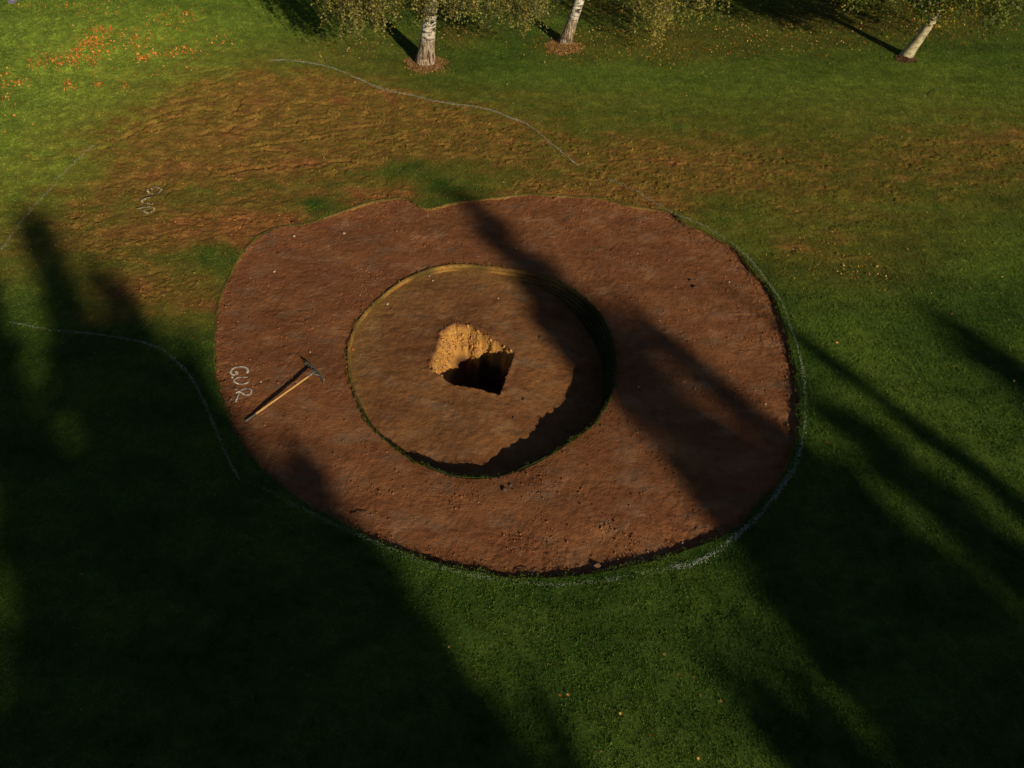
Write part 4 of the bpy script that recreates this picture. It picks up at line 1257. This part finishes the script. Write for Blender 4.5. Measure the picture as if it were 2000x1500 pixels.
hfac = ramp(t, math_(t, 'ADD', math_(t, 'MULTIPLY', sep.outputs[2], 0.7), math_(t, 'MULTIPLY', n1.outputs[0], 0.35)), [(0.55, 0.0), (1.0, 1.0)])
t.links.new(mixc(t, hfac, fiss, white), b.inputs['Base Color'])
bp = N(t, 'ShaderNodeBump'); bp.inputs['Distance'].default_value = 0.03; t.links.new(n2.outputs[0], bp.inputs['Height']); t.links.new(bp.outputs[0], b.inputs['Normal'])
m_smooth, t, b = new_mat('pale_smooth_bark')
tc = N(t, 'ShaderNodeTexCoord'); mp1 = N(t, 'ShaderNodeMapping'); mp1.inputs['Scale'].default_value = (3, 3, 6); t.links.new(tc.outputs['Object'], mp1.inputs[0])
n1 = noise(t, 2, 5, .6, mp1.outputs[0])
t.links.new(ramp(t, n1.outputs[0], [(0.33, (0.16, 0.14, 0.07)), (0.5, (0.46, 0.40, 0.24)), (0.7, (0.60, 0.53, 0.34))]), b.inputs['Base Color'])
m_brn, t, b = new_mat('brown_bark')
tc = N(t, 'ShaderNodeTexCoord'); mp1 = N(t, 'ShaderNodeMapping'); mp1.inputs['Scale'].default_value = (8, 8, 2); t.links.new(tc.outputs['Object'], mp1.inputs[0])
n1 = noise(t, 2, 5, .6, mp1.outputs[0])
t.links.new(mixc(t, n1.outputs[0], (0.05, 0.03, 0.02), (0.20, 0.12, 0.08)), b.inputs['Base Color'])

def leaves_mesh(name, pos, size, colr, parent, hang=0.6, aspect=0.55, mat=None):
    """many small folded leaves: pos (n,3), size (n,), colr (n,3)"""
    n = len(pos)
    a = RS.uniform(0, 6.283, n)
    # leaf axis: mostly hanging down
    th = RS.uniform(0, 1, n) * (1 - hang) * 1.6 - hang * 1.1 + RS.normal(0, .35, n)
    ax_ = np.stack([np.cos(a) * np.cos(th), np.sin(a) * np.cos(th), np.sin(th)], 1)
    r = RS.normal(0, 1, (n, 3)); sd_ = np.cross(ax_, r); sd_ /= np.linalg.norm(sd_, axis=1)[:, None] + 1e-9
    nm = np.cross(ax_, sd_)
    s = size[:, None]
    v0 = pos; v1 = pos + ax_ * s * .5 + sd_ * s * aspect * .5 + nm * s * .12; v2 = pos + ax_ * s; v3 = pos + ax_ * s * .5 - sd_ * s * aspect * .5 + nm * s * .12
    V_ = np.stack([v0, v1, v2, v3], 1).reshape(-1, 3)
    i = np.arange(n) * 4
    Fq = np.stack([i, i + 1, i + 2, i, i + 2, i + 3], 1).reshape(-1, 3)
    cc_ = np.repeat(colr, 4, 0)
    return mesh_obj(name, V_, Fq, mat or M_leafv, parent=parent, cols={'tint': cc_})

def trunk_path(H_, lean, bend, nseg=14):
    pts = []
    for i in range(nseg + 1):
        t_ = (i / nseg) ** 1.25
        z = H_ * t_
        pts.append(Vector((lean[0] * z * (1 - .35 * t_) + bend * math.sin(t_ * 5), lean[1] * z * (1 - .35 * t_) + bend * .6 * math.cos(t_ * 4) - bend * .6, z)))
    return pts

def make_tree(name, px, py, Ht, r0, lean, label, bark, hang_px, col_a, col_b, crown_z, crown_r, leaf=0.05, cat='tree', weeping=True, seed=1, fill=420, hang_len=2.2, yspread=(0.6, 2.6)):
    rnd = random.Random(seed)
    p = unproj(px, py)
    z0 = float(lawn_z(p[0], p[1])[0]) if abs(p[1]) < 19 else p[2]
    org = Vector((p[0], p[1], z0 - 0.06))
    root = empty(name, tuple(org), label, cat)
    path = trunk_path(Ht, lean, 0.06)
    # flare at the foot
    rad = [r0 * (1.45 if i == 0 else 1.12 if i == 1 else 1.0) * max(0.06, (1 - (i / (len(path) - 1)) ** 1.1 * .9)) for i in range(len(path))]
    fine = densify([tuple(q) for q in path], 0.12, closed=False)
    zs = [q.z for q in path]
    rr = np.interp(fine[:, 2], zs, rad)
    v_, f_ = tube([tuple(q) for q in fine], list(rr), 20, rough=0.035, seed=seed)
    mesh_obj('trunk', v_, f_, bark, parent=root, smooth=True)
    # limbs
    parts = []; tips = []
    for i in range(16):
        h = Ht * rnd.uniform(crown_z / Ht * 0.9, 0.9)
        k_ = np.searchsorted(zs, h); base = path[min(k_, len(path) - 1)]
        a = i * 2.399 + rnd.uniform(-.3, .3)
        L_ = crown_r * (1.05 - 0.75 * (h / Ht)) * rnd.uniform(.75, 1.1)
        rise_ = rnd.uniform(.35, .9) * L_
        q = [base, base + Vector((math.cos(a) * L_ * .35, math.sin(a) * L_ * .35, rise_ * .55)), base + Vector((math.cos(a) * L_ * .7, math.sin(a) * L_ * .7, rise_ * .95)), base + Vector((math.cos(a) * L_, math.sin(a) * L_, rise_ * (.75 if weeping else 1.2)))]
        r1 = r0 * .28 * (1 - .6 * h / Ht)
        parts.append(tube(q, [r1, r1 * .7, r1 * .45, r1 * .15], 7)); tips += [q[1], q[2], q[3], (q[2] + q[3]) / 2]
    v_, f_ = join(parts)
    mesh_obj('branches', v_, f_, bark, parent=root, smooth=True)
    # twigs with leaves
    P_ = []; S_ = []; Cc = []; tw = []; wsp = .035 if weeping else .10
    def strand(top, bot, dens, sz, sway=.12):
        L_ = (top - bot).length; nl = max(4, int(L_ / dens))
        ph_ = rnd.uniform(0, 6)
        base_c = np.array(col_a) + (np.array(col_b) - np.array(col_a)) * rnd.random()
        if rnd.random() < .05: base_c = np.array([0.30, 0.22, 0.02])
        prevp = None
        for j in range(nl):
            t_ = j / nl
            c_ = top.lerp(bot, t_) + Vector((math.sin(ph_ + t_ * 4) * sway, math.cos(ph_ * 1.3 + t_ * 3) * sway, 0))
            for _ in range(2 if weeping else 5):
                P_.append((c_.x + rnd.gauss(0, wsp), c_.y + rnd.gauss(0, wsp), c_.z + rnd.gauss(0, wsp * .9)))
                S_.append(sz * rnd.uniform(.65, 1.25)); Cc.append(base_c * rnd.uniform(.6, 1.35))
            if j % 6 == 0:
                if prevp is not None: tw.append((prevp, c_))
                prevp = c_
    camp = Vector((0, CY, H))
    for (hx_, hy_, wpx_, ns_) in hang_px:
        for _ in range(int(ns_ * 2.0)):
            yy = p[1] - rnd.uniform(*yspread)
            qx_ = rnd.gauss(hx_, wpx_ * .5); qy_ = hy_ + rnd.gauss(-6, 12)
            d = Vector(((qx_ - 1000) / F, ct + (750 - qy_) / F * st, -st + (750 - qy_) / F * ct))
            t_ = (yy - CY) / d.y
            bot = camp + d * t_ - org
            if bot.z < 0.25: bot.z = 0.25
            top = bot + Vector((rnd.gauss(0, .12), rnd.gauss(0.15, .12), hang_len * rnd.uniform(.8, 1.25)))
            strand(top, bot, 0.055 if weeping else .07, leaf)
    for _ in range(fill):
        tp_ = rnd.choice(tips) + Vector((rnd.gauss(0, .35), rnd.gauss(0, .35), rnd.gauss(0, .3)))
        L_ = rnd.uniform(.5, 1.7) if weeping else rnd.uniform(.3, .8)
        bz = max(tp_.z - L_, crown_z * .8)
        if tp_.z - bz < .2: continue
        strand(tp_, Vector((tp_.x + rnd.gauss(0, .1), tp_.y + rnd.gauss(0, .1), bz)), 0.10, leaf * 2.0, .2)
    Pn_ = np.array(P_); 
    leaves_mesh('crown', Pn_, np.array(S_), np.array(Cc), root, hang=.6 if weeping else .2, aspect=.6)
    tv = []; tf = []
    for a_, b2 in tw:
        i = len(tv); w_ = Vector((.003, 0, 0)); w2 = Vector((0, .003, 0))
        tv += [a_ - w_, a_ + w_, a_ + w2, b2 - w_, b2 + w_, b2 + w2]
        tf += [(i, i + 1, i + 4, i + 3), (i + 1, i + 2, i + 5, i + 4), (i + 2, i, i + 3, i + 5)]
    mesh_obj('twigs', [tuple(q) for q in tv], np.array(tf), m_brn, parent=root)
    return root

BC_A = (0.13, 0.14, 0.028); BC_B = (0.33, 0.29, 0.07)
make_tree('birch_tree', 830, 122, 12.5, 0.225, (0.165, -0.10), 'thick white barked birch standing in a brown mulch ring, upper left', m_birch,
          [(640,10,30,8),(665,40,30,13),(690,72,26,16),(700,45,30,14),(720,35,30,10),(745,62,22,11),(770,35,30,12),(800,18,30,10),(830,48,26,9),(850,30,22,8),(885,40,30,10),(930,32,36,12),(905,15,40,8)],
          BC_A, BC_B, 3.0, 3.6, leaf=.066, seed=3)
make_tree('birch_tree', 1102, 84, 11.0, 0.165, (0.27, -0.08), 'slimmer white barked birch standing in orange leaves, upper middle', m_birch,
          [(960,45,30,12),(985,35,30,14),(1010,62,22,13),(1035,52,26,12),(1060,30,24,10),(1080,5,20,6),(995,10,40,8),(1150,-6,30,6)],
          BC_A, BC_B, 3.0, 3.4, leaf=.066, seed=5)
make_tree('birch_tree', 1330, -16, 12.0, 0.2, (0.1, 0.0), 'birch whose olive twigs hang into the top edge between the other trees', m_birch,
          [(1190,0,26,4),(1235,25,30,5),(1262,62,26,8),(1285,85,18,8),(1300,55,30,8),(1345,45,34,8),(1385,30,30,8),(1415,8,22,6),(1320,10,50,5),(1255,35,26,5)],
          (0.18, 0.18, 0.03), (0.40, 0.35, 0.07), 3.2, 3.6, leaf=.066, seed=8, yspread=(2.6, 5.6), fill=300)
make_tree('broadleaf_tree', 1768, 110, 9.0, 0.15, (0.34, -0.02), 'leaning smooth pale trunk with dark glossy leaves, upper right', m_smooth,
          [(1650,12,40,7),(1690,8,40,8),(1745,8,40,8),(1795,34,26,9),(1815,42,22,10),(1840,30,36,12),(1880,22,40,13),(1925,52,18,7),(1940,28,34,13),(1985,20,30,11),(1900,5,60,12),(1720,0,60,6)],
          (0.045, 0.075, 0.012), (0.19, 0.23, 0.03), 4.6, 3.0, leaf=.085, weeping=False, seed=13, yspread=(-.4, 2.0), hang_len=1.1, fill=130)

# ------------------------------------------------------------------ tall trees behind the photographer: they throw the long shadows
def conifer(tipx, tipy, Ht, kw, label, seed, lean=0.0, n_cl=2400, kpow=0.9, top_open=0.0, zc=0.18, leanp=0.0):
    rnd = np.random.RandomState(seed)
    T_ = unproj(tipx, tipy)
    dist = (Ht - T_[2]) / math.tan(SUN_EL)
    base = np.array([T_[0] + SD[0] * dist, T_[1] + SD[1] * dist])
    perp = np.array([-SD[1], SD[0]])         # sideways as the sun sees it
    root = empty('conifer_tree', (base[0], base[1], 0), label, 'tree', 'tall trees that shade the lawn')
    v_, f_ = tube([(0, 0, -.1), (0, 0, Ht * .5), (0, 0, Ht * .97)], [.35, .2, .03], 8)
    mesh_obj('trunk', v_, f_, m_brn, parent=root, smooth=True)
    # layered boughs
    below = min(Ht * (1 - zc), 15.0) * rnd.rand(n_cl) ** 0.62
    ang = rnd.uniform(0, 6.283, n_cl)
    prof = kw * below ** kpow
    lay = 0.74 + 0.12 * np.sin(below * 6.7 + ang * 3 + seed * 2) + 0.28 * np.sin(below * 3.1 + 2.0 * np.sin(ang * 2 + seed)) + 0.22 * np.sin(ang * 5 + below * 1.3 + seed)
    r = prof * lay * rnd.rand(n_cl) ** 0.52 * 1.05
    side_ = r * np.sin(ang) + lean * below
    x = r * np.cos(ang); 
    X_ = perp[0] * side_ + SD[0] * x; Y_ = perp[1] * side_ + SD[1] * x
    Z_ = Ht - below - 0.15 * r
    sz = 0.26 + 0.40 * rnd.rand(n_cl) * np.clip(below / 5, .25, 1)
    colr = np.array([[0.03, 0.055, 0.015]]) * rnd.uniform(.6, 1.5, (n_cl, 1))
    sz = sz * min(1.0, 0.45 + kw * 3.5)
    leaves_mesh('crown', np.stack([X_, Y_, Z_], 1), sz * 1.7, colr, root, hang=.25, aspect=.6, mat=M_leafv)
    return root
CONIF = [
    # tip px, height, width factor, sideways lean
    (908, 390, 17, 0.255, -0.080), (1376, 1150, 11, 0.055, 0.02), (1440, 1060, 15, 0.18, 0.0), (1550, 1190, 15, 0.28, 0.0), (1390, 1275, 11, 0.10, 0.03), (1500, 1330, 14, 0.25, 0.0), (1592, 790, 14, 0.13, -0.02), (1825, 625, 16, 0.34, 0.0), (1880, 665, 17, 0.30, -0.02), (1880, 1050, 15, .26, 0.0), (1640, 815, 15, 0.20, -0.02),
    (350, 655, 12, 0.025, -0.05), (575, 890, 12, 0.06, -.07), (722, 1082, 12, 0.085, -.06), (922, 1168, 12, 0.05, -.07), (985, 1410, 12, 0.11, -.06), (820, 1210, 12, 0.07, -.06),
    (62, 425, 18, 0.23, -0.02), (190, 520, 16, 0.28, -0.02), (-60, 520, 17, 0.30, 0.0), (345, 675, 15, 0.13, 0.0), (262, 690, 17, 0.28, -0.03),
    (560, 870, 15, 0.13, -0.04), (455, 820, 17, 0.27, -0.10), (690, 1065, 14, 0.12, -0.06), (540, 990, 16, 0.24, -0.10), (620, 1160, 15, 0.18, -0.08),
    (660, 1330, 14, 0.22, -0.08), (1225, 590, 15, 0.10, -0.04), (1640, 1420, 16, .30, 0.0), (1700, 1050, 16, .40, -0.03), (300, 1050, 17, .45, -.03), (430, 1250, 17, .40, -.05), (1950, 1100, 16, .4, 0), (60, 900, 17, .45, 0),
    (1760, 1340, 15, .5, -.03), (1430, 560, 12, 0.022, 0.0), (1555, 900, 15, 0.26, -0.02)
]
for i, (tx_, ty_, h_, kw_, ln_) in enumerate(CONIF):
    conifer(tx_, ty_, h_ * 1.12, kw_, 'tall dark conifer behind the camera whose shadow falls across the lawn', 200 + i, ln_, n_cl=900 if kw_ < .06 else 3000)
